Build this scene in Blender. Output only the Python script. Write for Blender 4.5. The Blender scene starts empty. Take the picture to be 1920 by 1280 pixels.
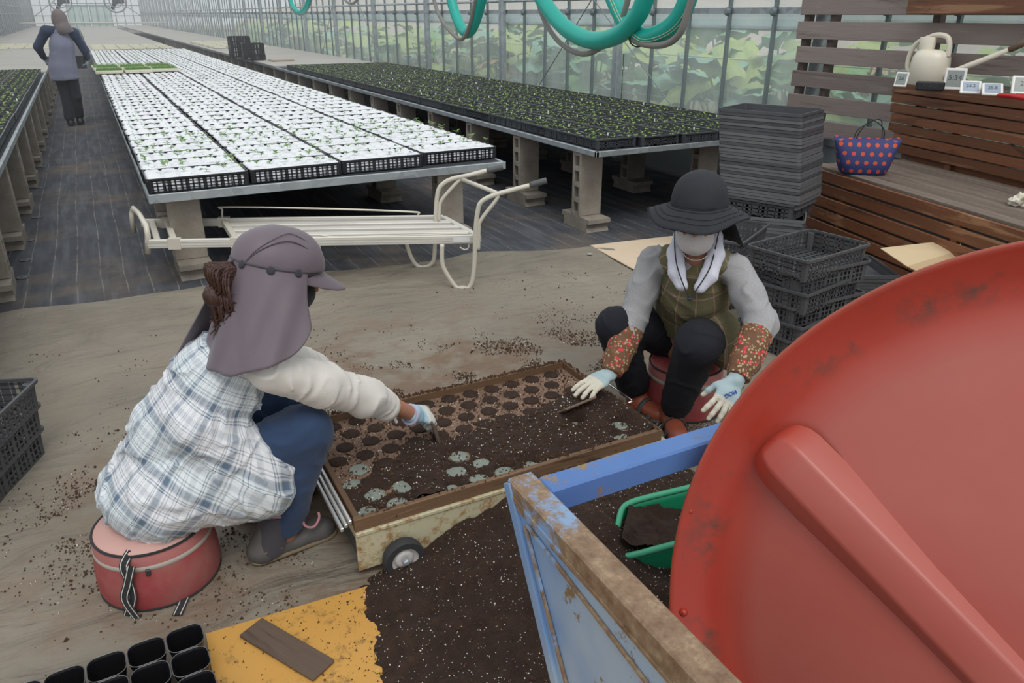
import bpy, bmesh, math, random
import numpy as np
from mathutils import Vector, Matrix, Euler
random.seed(7); rng = np.random.RandomState(7)
S = bpy.context.scene; COL = S.collection
# ---------------------------------------------------------------- camera
H = 1.5; F = 1420.0; CXP, CYP = 960.0, 640.0
pitch = math.atan((CYP - 26.0) / F); yaw = math.atan((CXP - 139.0) / (F / math.cos(pitch)))
fw = Vector((math.sin(yaw) * math.cos(pitch), math.cos(yaw) * math.cos(pitch), -math.sin(pitch)))
rt = Vector((math.cos(yaw), -math.sin(yaw), 0)); up = rt.cross(fw)
cd = bpy.data.cameras.new('camera'); cam = bpy.data.objects.new('camera', cd); COL.objects.link(cam)
cd.sensor_width = 36.0; cd.lens = 36.0 * F / 1920.0; cd.clip_start = 0.02; cd.clip_end = 400
cam.matrix_world = Matrix((( rt.x, up.x, -fw.x, 0), (rt.y, up.y, -fw.y, 0), (rt.z, up.z, -fw.z, H), (0, 0, 0, 1)))
S.camera = cam
# ---------------------------------------------------------------- sky, sun, exposure
w = bpy.data.worlds.new('overcast_sky'); S.world = w; w.use_nodes = True
wn = w.node_tree.nodes; wl = w.node_tree.links; wn.clear()
wo = wn.new('ShaderNodeOutputWorld'); bg = wn.new('ShaderNodeBackground'); wl.new(bg.outputs[0], wo.inputs[0])
tc = wn.new('ShaderNodeTexCoord'); sx = wn.new('ShaderNodeSeparateXYZ'); wl.new(tc.outputs['Generated'], sx.inputs[0])
rp = wn.new('ShaderNodeValToRGB'); wl.new(sx.outputs[2], rp.inputs[0])
rp.color_ramp.elements[0].position = 0.0; rp.color_ramp.elements[0].color = (.88, .92, .97, 1)
rp.color_ramp.elements[1].position = .6; rp.color_ramp.elements[1].color = (.93, .97, 1.0, 1)
wl.new(rp.outputs[0], bg.inputs[0]); bg.inputs[1].default_value = 0.90
sd = bpy.data.lights.new('veiled_sun', 'SUN'); sd.energy = 1.35; sd.angle = math.radians(30); sd.color = (1, .97, .92)
sun = bpy.data.objects.new('veiled_sun', sd); COL.objects.link(sun); sun.rotation_euler = (math.radians(28), math.radians(-18), math.radians(20)); sun.location = (0, 0, 6)
S.view_settings.view_transform = 'Standard'; S.view_settings.look = 'None'; S.view_settings.gamma = 1.0
S.view_settings.use_curve_mapping = False; S.view_settings.exposure = 0.0

# ---------------------------------------------------------------- helpers
def ray(x, y): return fw * F + rt * (x - CXP) - up * (y - CYP)
def G(x, y, z=0.0):
    d = ray(x, y); t = (z - H) / d.z; return Vector((0, 0, H)) + d * t
def PXP(x, y, X): d = ray(x, y); return Vector((0, 0, H)) + d * (X / d.x)
def PYP(x, y, Y): d = ray(x, y); return Vector((0, 0, H)) + d * (Y / d.y)
def D(x, y, dep): return Vector((0, 0, H)) + ray(x, y) * (dep / F)
V = Vector
def tag(o, label=None, cat=None, group=None, kind=None):
    if label: o['label'] = label
    if cat: o['category'] = cat
    if group: o['group'] = group
    if kind: o['kind'] = kind
    return o
def root(name, loc=(0, 0, 0), label=None, cat=None, group=None, rz=0, kind=None):
    o = bpy.data.objects.new(name, None); COL.objects.link(o); o.location = loc; o.rotation_euler = (0, 0, rz); o.empty_display_size = .05
    return tag(o, label, cat, group, kind)
def mesh(name, vs, fs, mat=None, smooth=False):
    me = bpy.data.meshes.new(name); me.from_pydata([tuple(v) for v in vs], [], fs)
    if mat: me.materials.append(mat)
    if smooth: me.shade_smooth()
    return me
def link(name, me, parent=None, loc=None, rot=None, scale=None, world=False):
    o = bpy.data.objects.new(name, me); COL.objects.link(o)
    if loc is not None: o.location = loc
    if rot is not None: o.rotation_euler = rot
    if scale is not None: o.scale = scale if hasattr(scale, '__len__') else (scale,) * 3
    if parent is not None:
        o.parent = parent
        if world:
            m = Matrix.Translation(parent.location) @ Euler(parent.rotation_euler).to_matrix().to_4x4()
            o.matrix_parent_inverse = m.inverted()
    return o
def copy_tree(o, parent=None):
    c = o.copy(); COL.objects.link(c)
    if parent is not None: c.parent = parent
    for ch in [x for x in KIDS(o)]: copy_tree(ch, c)
    return c
def KIDS(o): return [x for x in o.children]
class MB:
    """collects simple shapes into one mesh"""
    def __init__(s): s.v = []; s.f = []; s.mi = []
    def add(s, vs, fs, mi=0, M=None):
        b = len(s.v)
        for p in vs: s.v.append(tuple(M @ V(p)) if M else tuple(p))
        for q in fs: s.f.append(tuple(i + b for i in q)); s.mi.append(mi)
        return s
    def box(s, c, d, M=None, mi=0, rz=0, b=0.0):
        hx, hy, hz = d[0] / 2, d[1] / 2, d[2] / 2
        R = Matrix.Translation(V(c)) @ Matrix.Rotation(rz, 4, 'Z')
        if M: R = M @ R
        if b > 0 and min(hx, hy, hz) > b:
            vs = []; idx = {}
            for ax in range(3):
                for sg in (-1, 1):
                    for a in (-1, 1):
                        for e in (-1, 1):
                            q = [0, 0, 0]; h = [hx, hy, hz]
                            q[ax] = sg * h[ax]; o1, o2 = (ax + 1) % 3, (ax + 2) % 3
                            q[o1] = a * (h[o1] - b); q[o2] = e * (h[o2] - b)
                            sgn = [0, 0, 0]; sgn[ax] = sg; sgn[o1] = a; sgn[o2] = e
                            idx[(ax, tuple(sgn))] = len(vs); vs.append(q)
            fs = []
            for ax in range(3):
                o1, o2 = (ax + 1) % 3, (ax + 2) % 3
                for sg in (-1, 1):
                    L = []
                    for a, e in ((-1, -1), (1, -1), (1, 1), (-1, 1)):
                        t = [0, 0, 0]; t[ax] = sg; t[o1] = a; t[o2] = e; L.append(idx[(ax, tuple(t))])
                    fs.append(L if sg > 0 else L[::-1])
            for ax in range(3):   # edges running along ax
                o1, o2 = (ax + 1) % 3, (ax + 2) % 3
                for a in (-1, 1):
                    for e in (-1, 1):
                        t0 = [0, 0, 0]; t0[o1] = a; t0[o2] = e
                        tm = t0[:]; tm[ax] = -1; tp = t0[:]; tp[ax] = 1
                        L = [idx[(o1, tuple(tm))], idx[(o1, tuple(tp))], idx[(o2, tuple(tp))], idx[(o2, tuple(tm))]]
                        fs.append(L if a * e < 0 else L[::-1])
            for sg in [(i, j, k) for i in (-1, 1) for j in (-1, 1) for k in (-1, 1)]:
                L = [idx[(0, sg)], idx[(1, sg)], idx[(2, sg)]]
                fs.append(L if sg[0] * sg[1] * sg[2] > 0 else L[::-1])
            return s.add(vs, fs, mi, R)
        vs = [(x, y, z) for x in (-hx, hx) for y in (-hy, hy) for z in (-hz, hz)]
        fs = [(0, 1, 3, 2), (4, 6, 7, 5), (0, 4, 5, 1), (2, 3, 7, 6), (0, 2, 6, 4), (1, 5, 7, 3)]
        return s.add(vs, fs, mi, R)
    def beam(s, a, b, wd, ht, mi=0, upv=(0, 0, 1), bv=0.0):
        a, b = V(a), V(b); d = (b - a); L = d.length; d.normalize(); u = V(upv)
        sd_ = d.cross(u)
        if sd_.length < 1e-4: sd_ = V((1, 0, 0))
        sd_.normalize(); u = sd_.cross(d)
        M_ = Matrix(((d.x, sd_.x, u.x, (a.x + b.x) / 2), (d.y, sd_.y, u.y, (a.y + b.y) / 2), (d.z, sd_.z, u.z, (a.z + b.z) / 2), (0, 0, 0, 1)))
        # d, side, up is left-handed (side = d x u) -> flip side
        for r in range(3): M_[r][1] = -M_[r][1]
        return s.box((0, 0, 0), (L, wd, ht), M_, mi, b=bv)
    def cyl(s, a, b, r1, r2=None, n=16, mi=0, cap=True):
        r2 = r1 if r2 is None else r2
        return s.tube([a, b], [r1, r2], n, mi, cap)
    def tube(s, pts, r, n=10, mi=0, cap=True, closed=False, flat=1.0):
        pts = [V(p) for p in pts]; N = len(pts)
        rs = r if hasattr(r, '__len__') else [r] * N
        T = []
        for i in range(N):
            if closed: t = pts[(i + 1) % N] - pts[i - 1]
            else: t = pts[min(i + 1, N - 1)] - pts[max(i - 1, 0)]
            T.append(t.normalized())
        u = V((0, 0, 1)) if abs(T[0].z) < .9 else V((1, 0, 0))
        u = (u - T[0] * u.dot(T[0])).normalized(); vs = []
        for i in range(N):
            u = (u - T[i] * u.dot(T[i])).normalized(); q = T[i].cross(u)
            for k in range(n):
                a = 2 * math.pi * k / n
                vs.append(pts[i] + (u * math.cos(a) * flat + q * math.sin(a)) * rs[i])
        fs = []
        for i in range(N if closed else N - 1):
            j = (i + 1) % N
            for k in range(n):
                l = (k + 1) % n; fs.append((i * n + k, i * n + l, j * n + l, j * n + k))
        if cap and not closed:
            fs.append(tuple(range(n))[::-1]); fs.append(tuple((N - 1) * n + k for k in range(n)))
        return s.add(vs, fs, mi)
    def lathe(s, prof, n=32, c=(0, 0, 0), axis=None, mi=0, cap=True):
        vs = []; N = len(prof)
        for r, z in prof:
            for k in range(n):
                a = 2 * math.pi * k / n; vs.append((r * math.cos(a), r * math.sin(a), z))
        fs = [(i * n + k, i * n + (k + 1) % n, (i + 1) * n + (k + 1) % n, (i + 1) * n + k) for i in range(N - 1) for k in range(n)]
        if cap: fs.append(tuple(range(n))[::-1]); fs.append(tuple((N - 1) * n + k for k in range(n)))
        M_ = Matrix.Translation(V(c))
        if axis is not None: M_ = M_ @ V((0, 0, 1)).rotation_difference(V(axis)).to_matrix().to_4x4()
        return s.add(vs, fs, mi, M_)
    def prism(s, poly, z0, z1, M=None, mi=0):
        n = len(poly); vs = [(x, y, z0) for x, y in poly] + [(x, y, z1) for x, y in poly]
        fs = [tuple(range(n))[::-1], tuple(range(n, 2 * n))] + [(i, (i + 1) % n, n + (i + 1) % n, n + i) for i in range(n)]
        return s.add(vs, fs, mi, M)
    def grid(s, fn, nu, nv, mi=0, wrap=False):
        vs = [fn(i / nu, j / nv) for j in range(nv + 1) for i in range(nu + 1)]
        fs = [(j * (nu + 1) + i, j * (nu + 1) + i + 1, (j + 1) * (nu + 1) + i + 1, (j + 1) * (nu + 1) + i) for j in range(nv) for i in range(nu)]
        return s.add(vs, fs, mi)
    def me(s, name, mats, smooth=False, angle=None):
        me = bpy.data.meshes.new(name); me.from_pydata(s.v, [], s.f)
        mats = mats if isinstance(mats, (list, tuple)) else [mats]
        for m in mats: me.materials.append(m)
        if any(s.mi): me.polygons.foreach_set('material_index', s.mi)
        if smooth: me.shade_smooth()
        if angle: 
            me.shade_smooth(); me.set_sharp_from_angle(angle=math.radians(angle))
        return me
    def ob(s, name, mats, parent=None, smooth=False, world=True, angle=None, **k):
        return link(name, s.me(name, mats, smooth, angle), parent, world=world and parent is not None, **k)
def smoothpath(pts, n=8, closed=False):
    pts = [V(p) for p in pts]; out = []; N = len(pts)
    rngi = range(N) if closed else range(N - 1)
    for i in rngi:
        g = (lambda k: pts[k % N]) if closed else (lambda k: pts[max(0, min(N - 1, k))])
        p0, p1, p2, p3 = g(i - 1), g(i), g(i + 1), g(i + 2)
        for k in range(n):
            t = k / n
            out.append(.5 * ((2 * p1) + (p2 - p0) * t + (2 * p0 - 5 * p1 + 4 * p2 - p3) * t * t + (3 * p1 - p0 - 3 * p2 + p3) * t ** 3))
    if not closed: out.append(pts[-1])
    return out
def solid(o, th, off=-1, even=True):
    m = o.modifiers.new('thickness', 'SOLIDIFY'); m.thickness = th; m.offset = off; return o
# ---------------------------------------------------------------- materials
def c4(c): return (c[0], c[1], c[2], 1)
class NT:
    def __init__(s, name):
        s.m = bpy.data.materials.new(name); s.m.use_nodes = True; s.t = s.m.node_tree; s.t.nodes.clear()
        s.out = s.t.nodes.new('ShaderNodeOutputMaterial'); s.b = s.t.nodes.new('ShaderNodeBsdfPrincipled')
        s.t.links.new(s.b.outputs[0], s.out.inputs[0]); s.tc = s.t.nodes.new('ShaderNodeTexCoord'); s.geo = s.t.nodes.new('ShaderNodeNewGeometry')
    def L(s, a, b): s.t.links.new(a, b)
    def n(s, t, **k):
        x = s.t.nodes.new(t)
        for a, b in k.items(): setattr(x, a, b)
        return x
    def co(s, kind='Object', scale=(1, 1, 1), rot=(0, 0, 0), loc=(0, 0, 0)):
        src = s.geo.outputs['Position'] if kind == 'World' else s.tc.outputs[kind]
        mp = s.n('ShaderNodeMapping'); s.L(src, mp.inputs[0]); mp.inputs['Scale'].default_value = scale; mp.inputs['Rotation'].default_value = rot; mp.inputs['Location'].default_value = loc
        return mp.outputs[0]
    def noise(s, vec, scale=5, detail=4, rough=.55, dist=0):
        x = s.n('ShaderNodeTexNoise'); s.L(vec, x.inputs['Vector']); x.inputs['Scale'].default_value = scale; x.inputs['Detail'].default_value = detail
        x.inputs['Roughness'].default_value = rough; x.inputs['Distortion'].default_value = dist; return x.outputs['Fac']
    def vor(s, vec, scale=5, feature='F1', out='Distance', rnd=1):
        x = s.n('ShaderNodeTexVoronoi', feature=feature); s.L(vec, x.inputs['Vector']); x.inputs['Scale'].default_value = scale; x.inputs['Randomness'].default_value = rnd; return x.outputs[out]
    def wave(s, vec, scale=5, dist=0, bdir='X', detail=2, prof='SIN'):
        x = s.n('ShaderNodeTexWave', bands_direction=bdir, wave_profile=prof); s.L(vec, x.inputs['Vector']); x.inputs['Scale'].default_value = scale
        x.inputs['Distortion'].default_value = dist; x.inputs['Detail'].default_value = detail; return x.outputs['Fac']
    def ramp(s, fac, stops, interp='LINEAR'):
        x = s.n('ShaderNodeValToRGB'); s.L(fac, x.inputs[0]); r = x.color_ramp; r.interpolation = interp
        while len(r.elements) < len(stops): r.elements.new(.5)
        for e, (p, c) in zip(r.elements, stops):
            e.position = p; e.color = c4(c) if hasattr(c, '__len__') else (c, c, c, 1)
        return x.outputs[0]
    def mix(s, f, a, b, mode='MIX'):
        x = s.n('ShaderNodeMix', data_type='RGBA', blend_type=mode)
        for i, v in ((0, f), (6, a), (7, b)):
            if hasattr(v, 'node'): s.L(v, x.inputs[i])
            else: x.inputs[i].default_value = v if i == 0 else c4(v)
        return x.outputs[2]
    def math(s, op, a, b=None, c=None):
        x = s.n('ShaderNodeMath', operation=op)
        for i, v in enumerate((a, b, c)):
            if v is None: continue
            if hasattr(v, 'node'): s.L(v, x.inputs[i])
            else: x.inputs[i].default_value = v
        return x.outputs[0]
    def sep(s, vec): x = s.n('ShaderNodeSeparateXYZ'); s.L(vec, x.inputs[0]); return x.outputs
    def set(s, base=None, rough=None, metal=None, **k):
        for nm, v in (('Base Color', base), ('Roughness', rough), ('Metallic', metal)):
            if v is None: continue
            if hasattr(v, 'node'): s.L(v, s.b.inputs[nm])
            else: s.b.inputs[nm].default_value = c4(v) if hasattr(v, '__len__') else v
        for nm, v in k.items():
            nm = nm.replace('_', ' ')
            if hasattr(v, 'node'): s.L(v, s.b.inputs[nm])
            else: s.b.inputs[nm].default_value = v
        return s
    def bump(s, h, strength=.3, dist=.01):
        x = s.n('ShaderNodeBump'); s.L(h, x.inputs['Height']); x.inputs['Strength'].default_value = strength; x.inputs['Distance'].default_value = dist
        s.L(x.outputs[0], s.b.inputs['Normal']); return s
def plain(name, col, rough=.6, metal=0, var=.12, scale=8, bump=0, bscale=60, bd=.003, kind='Object', **k):
    t = NT(name); v = t.co(kind); f = t.noise(v, scale, 5)
    a = tuple(c * (1 - var) for c in col); b = tuple(min(1, c * (1 + var)) for c in col)
    t.set(t.mix(f, a, b), rough, metal, **k)
    if bump: t.bump(t.noise(v, bscale, 4), bump, bd)
    return t.m
def wood(name, dark, mid, light, axis='X', scale=1.0, rough=.6, rand=True):
    t = NT(name); sc = {'X': (.8, 9, 9), 'Y': (9, .8, 9), 'Z': (9, 9, .8)}[axis]
    oi = t.n('ShaderNodeObjectInfo'); add = t.n('ShaderNodeVectorMath', operation='ADD')
    v = t.co('Object', tuple(a * scale for a in sc)); t.L(v, add.inputs[0])
    cmb = t.n('ShaderNodeCombineXYZ'); r = t.math('MULTIPLY', oi.outputs['Random'], 37.0)
    for i in range(3): t.L(r, cmb.inputs[i])
    t.L(cmb.outputs[0], add.inputs[1]); v = add.outputs[0]
    g = t.noise(v, 1.6, 6, .6, 1.4); fine = t.noise(v, 9, 3)
    col = t.ramp(g, [(.32, dark), (.44, mid), (.58, mid), (.68, light)])
    col = t.mix(t.math('MULTIPLY', fine, .40), col, dark)
    tone = t.ramp(oi.outputs['Random'], [(0, .72), (1, 1.15)])
    col = t.mix(1.0, col, tone, 'MULTIPLY')
    t.set(col, rough); t.bump(t.math('ADD', g, fine), .35, .004); return t.m
def galv(name='galvanised_steel', base=(.38, .42, .44)):
    t = NT(name); v = t.co('Object'); f = t.vor(v, 14, out='Color'); h = t.noise(v, 3, 4)
    s_ = t.sep(f)
    col = t.mix(s_[0], tuple(c * .86 for c in base), tuple(c * 1.18 for c in base)); col = t.mix(t.ramp(h, [(.5, 0), (.75, .35)]), col, (.62, .64, .64))
    t.set(col, .5, .55); return t.m
GALV = galv()
# ================================================================ STRUCTURE
WX = 5.15; LX = -3.0; YE = 78.0; Y0 = -1.2
def weed_mat():
    t = NT('woven_ground_cover'); v = t.co('World'); x, y, z = t.sep(v)
    n1 = t.noise(v, .9, 5, .6); n2 = t.noise(v, 5, 4)
    wv = t.math('FRACT', t.math('MULTIPLY', t.math('ADD', x, t.math('MULTIPLY', n1, .05)), 7.5))
    ln = t.ramp(wv, [(0, 0), (.03, 1), (.07, 0)])
    weave = t.wave(t.co('World', (1, 1, 1)), 60, 0, 'Y')
    base = t.mix(n2, (.030, .034, .044), (.075, .082, .098))
    base = t.mix(t.math('MULTIPLY', t.ramp(t.noise(t.co('World', (3, .35, 1)), 5, 4), [(.45, 0), (.7, 1)]), .6), base, (.135, .145, .165))
    dirt = t.ramp(t.noise(t.co('World', (1, 1, 1), loc=(3, 1, 0)), 1.25, 6, .65), [(.50, 0), (.66, 1)])
    base = t.mix(t.math('MULTIPLY', dirt, .75), base, (.16, .125, .095))
    base = t.mix(t.math('MULTIPLY', ln, t.ramp(n2, [(.35, 0), (.6, .75)])), base, (.34, .32, .28))
    t.set(base, .75); t.bump(t.math('ADD', weave, t.math('MULTIPLY', n1, 3.0)), .5, .006); return t.m
def tarp_mat():
    t = NT('dusty_olive_canvas'); v = t.co('World')
    n1 = t.noise(v, 1.3, 6, .6); n2 = t.noise(v, 7, 5); n3 = t.noise(v, 60, 3)
    base = t.ramp(n1, [(.3, (.175, .152, .118)), (.55, (.265, .233, .183)), (.8, (.335, .295, .235))])
    # soil trodden in around the working place
    d = t.n('ShaderNodeVectorMath', operation='DISTANCE'); t.L(v, d.inputs[0]); d.inputs[1].default_value = (1.0, 2.2, 0)
    near = t.ramp(d.outputs['Value'], [(.18, 1), (.62, 0)]); dv = t.math('DIVIDE', d.outputs['Value'], 4.0)
    near = t.ramp(dv, [(.22, 1), (.50, 0)])
    st = t.ramp(t.noise(v, 2.6, 7, .68), [(.44, 0), (.58, 1)])
    base = t.mix(t.math('MULTIPLY', t.math('MULTIPLY', st, near), .85), base, (.155, .092, .052))
    rust = t.ramp(t.noise(t.co('World', loc=(5, 2, 1)), 2.2, 5, .6), [(.60, 0), (.75, .35)])
    base = t.mix(t.math('MULTIPLY', rust, near), base, (.33, .19, .10))
    base = t.mix(t.math('MULTIPLY', n3, .25), base, (.13, .115, .095))
    t.set(base, .72)
    h = t.math('ADD', t.math('MULTIPLY', t.noise(t.co('World', (1, 2.2, 1)), 3.0, 5, .5, .6), 1.0), t.math('MULTIPLY', n2, .12)); t.bump(h, .8, .06); return t.m
WEED = weed_mat(); TARP = tarp_mat()
floor = MB().box(((LX + WX) / 2, (Y0 + YE) / 2, -.05), (WX - LX, YE - Y0, .1)).ob('floor', WEED); tag(floor, kind='structure')
floor['label'] = 'dark woven weed-control cloth on the greenhouse floor'
# outside ground, bank
OUT = plain('outside_soil', (.20, .19, .12), .95, var=.5, scale=1.2, kind='World')
o = MB().box((25, 35, -.06), (39.6, 110, .1)).ob('ground_outside', OUT); tag(o, kind='structure')
o = MB().box((-13.1, 35, -.06), (20, 110, .1)).ob('ground_outside', OUT); tag(o, kind='structure')
o = MB().box((5, 100, -.06), (60, 43, .1)).ob('ground_outside', OUT); tag(o, kind='structure')
BANK = NT('dry_field_bank'); v_ = BANK.co('World')
BANK.set(BANK.mix(BANK.noise(v_, 2.2, 8, .8), (.30, .22, .19), (.72, .64, .60)), .95)
mb = MB(); mb.grid(lambda u, v: (14 + v * 22, -6 + u * 100, -.01 + 5.0 * v ** .7 + .25 * math.sin(u * 40) * v), 60, 6)
o = mb.ob('field_bank', BANK.m, smooth=True); tag(o, kind='structure')
# ---- side walls
def pane_mat(name, col, milk, rough=.35, trans=.5):
    t = NT(name); tr = t.n('ShaderNodeBsdfTransparent'); tl = t.n('ShaderNodeBsdfTranslucent'); df = t.n('ShaderNodeBsdfDiffuse'); ad = t.n('ShaderNodeMixShader'); mx = t.n('ShaderNodeMixShader')
    t.L(tl.outputs[0], ad.inputs[1]); t.L(df.outputs[0], ad.inputs[2]); ad.inputs[0].default_value = 1 - trans
    tl.inputs[0].default_value = c4(col); df.inputs[0].default_value = c4(col); tr.inputs[0].default_value = (.97, .985, .98, 1)
    n_ = t.noise(t.co('World', (1, 1, .5)), 2.5, 5, .6); f = t.ramp(n_, [(.3, milk * .75), (.7, min(1, milk * 1.3))])
    t.L(f, mx.inputs[0]); t.L(tr.outputs[0], mx.inputs[1]); t.L(ad.outputs[0], mx.inputs[2]); t.L(mx.outputs[0], t.out.inputs[0]); return t.m
PANE = pane_mat('milky_film', (.90, .96, .95), .30); BAND = pane_mat('white_curtain_film', (.86, .92, .94), .82)
PANE2 = pane_mat('pale_end_film', (.95, .98, 1.0), .20); PANE3 = pane_mat('dull_side_film', (.52, .55, .56), .85, trans=.35)
SKIRT = plain('grey_skirt_panel', (.30, .34, .35), .55, var=.12, scale=3)
PALE = plain('pale_foundation', (.55, .54, .50), .85)
Yp = [6.97 * 1.03 + 2.70 * k for k in range(-3, 27)]
wr = MB()
wr.box((WX + .02, (Y0 + YE) / 2, .265), (.03, YE - Y0, .53)); o = wr.ob('wall_right', SKIRT); tag(o, kind='structure')
o['label'] = 'grey lower skirt of the right greenhouse wall'
link('foundation_strip', MB().box((WX + .5, (Y0 + YE) / 2, .1), (.25, YE - Y0, .32)).me('foundation_strip', PALE), None); tag(bpy.context.scene.collection.objects[-1], kind='structure')
# film panes, bay by bay
MUL = plain('grey_aluminium', (.24, .28, .29), .45, .4, var=.1)
allY = [Y0] + [y for y in Yp if y > Y0] + [YE]
for i in range(len(allY) - 1):
    a, b = allY[i], allY[i + 1]
    me = MB().box((WX + .03, (a + b) / 2, 1.03), (.004, b - a - .02, .86)).me('film_pane', PANE); p = link('film_pane', me, o)
    me = MB().box((WX + .03, (a + b) / 2, 2.3), (.004, b - a - .02, 1.5)).me('film_pane', PANE); p = link('film_pane', me, o)
posts_me = MB().box((0, 0, 1.55), (.07, .10, 3.1), b=.008).me('post', GALV)
for i, y in enumerate(Yp):
    link('post', posts_me, o, loc=(WX - .055, y, 0))
mull_me = MB().box((0, 0, 1.55), (.03, .028, 2.04)).me('mullion', MUL)
clip_me = MB().lathe([(.018, -.012), (.036, -.008), (.036, .010), (.02, .02)], 10, (0, 0, 0), (-1, 0, 0)).me('clip', MUL)
yy = Yp[0]
while yy < YE - .2:
    for k in range(1, 5):
        ym = yy + 2.70 * k / 5
        link('mullion', mull_me, o, loc=(WX - .01, ym, 0))
        if ym < 32: link('clip', clip_me, o, loc=(WX - .04, ym, 1.52))
    yy += 2.70
def rail(name, z, r, mat, X=None): 
    me = MB().cyl((X or WX - .03, Y0, z), (X or WX - .03, YE, z), r, n=8).me(name, mat, angle=60); return link(name, me, o)
link('rail', MB().box((WX - .02, (Y0 + YE) / 2, .565), (.06, YE - Y0, .07), b=.01).me('rail', GALV), o)
link('rail', MB().box((WX + .0, (Y0 + YE) / 2, 1.525), (.025, YE - Y0, .05)).me('rail', GALV), o)
rail('rail', 1.655, .017, GALV, WX - .04)
c_ = link('rolled_curtain', MB().box((WX + .045, (Y0 + YE) / 2, 1.445), (.01, YE - Y0, .11)).me('rolled_curtain', BAND), o)
link('roll_pipe', MB().cyl((WX + .045, Y0, 1.385), (WX + .045, YE, 1.385), .018, n=10).me('roll_pipe', plain('dull_white_pipe', (.50, .55, .56), .5), smooth=True), o)
for z in (1.12, 1.13 - .42): link('wire', MB().cyl((WX + .07, Y0, z), (WX + .07, 40, z), .0035, n=6).me('wire', MUL), o)
for (ya, za, yb, zb) in ((6.9, 2.3, 8.9, .58), (6.1, .62, 8.6, 2.3), (17.4, 2.2, 19.2, .6), (14.9, .6, 16.6, 2.2), (22.6, 2.2, 24.5, .6)):
    link('brace_wire', MB().cyl((WX - .09, ya, za), (WX - .09, yb, zb), .006, n=6).me('brace_wire', MUL), o)
# left wall
ol = tag(MB().box((LX - .02, (Y0 + YE) / 2, .3), (.03, YE - Y0, .6)).ob('wall_left', SKIRT), kind='structure')
for i, y in enumerate(Yp):
    if y > 8: link('post', posts_me, ol, loc=(LX + .05, y, 0), scale=(1, 1.3, 1))
    for k in range(1, 4):
        if 15 < y < 60: link('mullion', mull_me, ol, loc=(LX + .01, y + 2.7 * k / 4, 0))
    if y > 8: link('film_pane', MB().box((LX - .03, y + 1.35, 1.85), (.004, 2.68, 2.5)).me('film_pane', PANE3), ol)
for z in (.6, 1.5, 1.9): link('rail', MB().cyl((LX + .03, Y0, z), (LX + .03, YE, z), .02, n=8).me('rail', GALV), ol)
# end wall
oe = tag(MB().box(((LX + WX) / 2, YE + .05, .16), (WX - LX, .06, .32)).ob('wall_end', plain('end_sill', (.62, .60, .58), .8)), kind='structure')
link('film_pane', MB().box(((LX + WX) / 2, YE + .05, 2.4), (WX - LX, .01, 4.2)).me('film_pane', PANE2), oe)
for i in range(0, 13):
    x = LX + (WX - LX) * i / 12; link('mullion', MB().box((x, YE, 2.2), (.06, .05, 4.4)).me('mullion', MUL), oe)
for z in (.35, .8, 1.35, 2.15, 2.7, 3.4): link('rail', MB().box(((LX + WX) / 2, YE - .02, z), (WX - LX, .05, .05)).me('rail', MUL), oe)
link('cross_pipe', MB().cyl((LX, YE - 22, 1.0), (WX, YE - 22, 1.0), .03, n=8).me('cross_pipe', plain('pale_pipe', (.6, .57, .48), .6)), oe)
for sx_ in (-1, 1): link('brace_rod', MB().cyl((1.1 + sx_ * 1.4, YE - .3, 3.2), (1.1 + sx_ * 4.0, YE - .3, 1.3), .03, n=6).me('brace_rod', MUL), oe)
dr = tag(root('door_1', (1.15, YE - .1, 0), kind='structure'))
for s_ in (-1, 1):
    link('door_panel', MB().box((s_ * .85, 0, 1.2), (1.62, .03, 1.9)).me('door_panel', pane_mat('door_film', (.70, .88, .82), .62)), dr)
    for dx in (-.78, -.28, .28, .78): link('door_stile', MB().box((s_ * .85 + dx, -.03, 1.2), (.06, .05, 1.95)).me('door_stile', MUL), dr)
    for dz in (.28, .75, 2.12): link('door_rail', MB().box((s_ * .85, -.035, dz), (1.66, .05, .07)).me('door_rail', MUL), dr)
link('door_track', MB().box((0, -.06, 2.3), (5.2, .06, .07)).me('door_track', MUL), dr)
# hanging fans far back
DARK = plain('dark_plastic', (.035, .04, .045), .5)
FANW = plain('fan_cage', (.25, .27, .28), .5)
for k, (px, lab) in enumerate(((113, 'round circulation fan hanging above the woman by the far aisle'), (216, 'round circulation fan hanging right of the sliding end door track'))):
    P = PYP(px, 3, 40 if k == 0 else 39); f_ = root('circulation_fan', P, lab, 'fan')
    ring = [(math.cos(a) * .42, 0, math.sin(a) * .42) for a in np.linspace(0, 2 * math.pi, 20, endpoint=False)]
    for dy in (-.12, .12): MB().tube([V(q) + V((0, dy, 0)) for q in ring], .03, 6, closed=True).ob('cage_ring', FANW, f_, world=False)
    MB().tube([V(q) * .55 + V((0, -.13, 0)) for q in ring], .02, 5, closed=True).ob('cage_ring', FANW, f_, world=False)
    MB().cyl((0, -.12, 0), (0, .16, 0), .12, n=14).ob('motor', DARK, f_, world=False)
    for a in (0, 2.1, 4.2):
        MB().box((.2, 0, 0), (.3, .02, .14), Matrix.Rotation(a, 4, 'Y')).ob('blade', DARK, f_, world=False)
    MB().cyl((0, 0, .42), (0, 0, 1.6), .02, n=6).ob('hanger_rod', FANW, f_, world=False)
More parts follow.
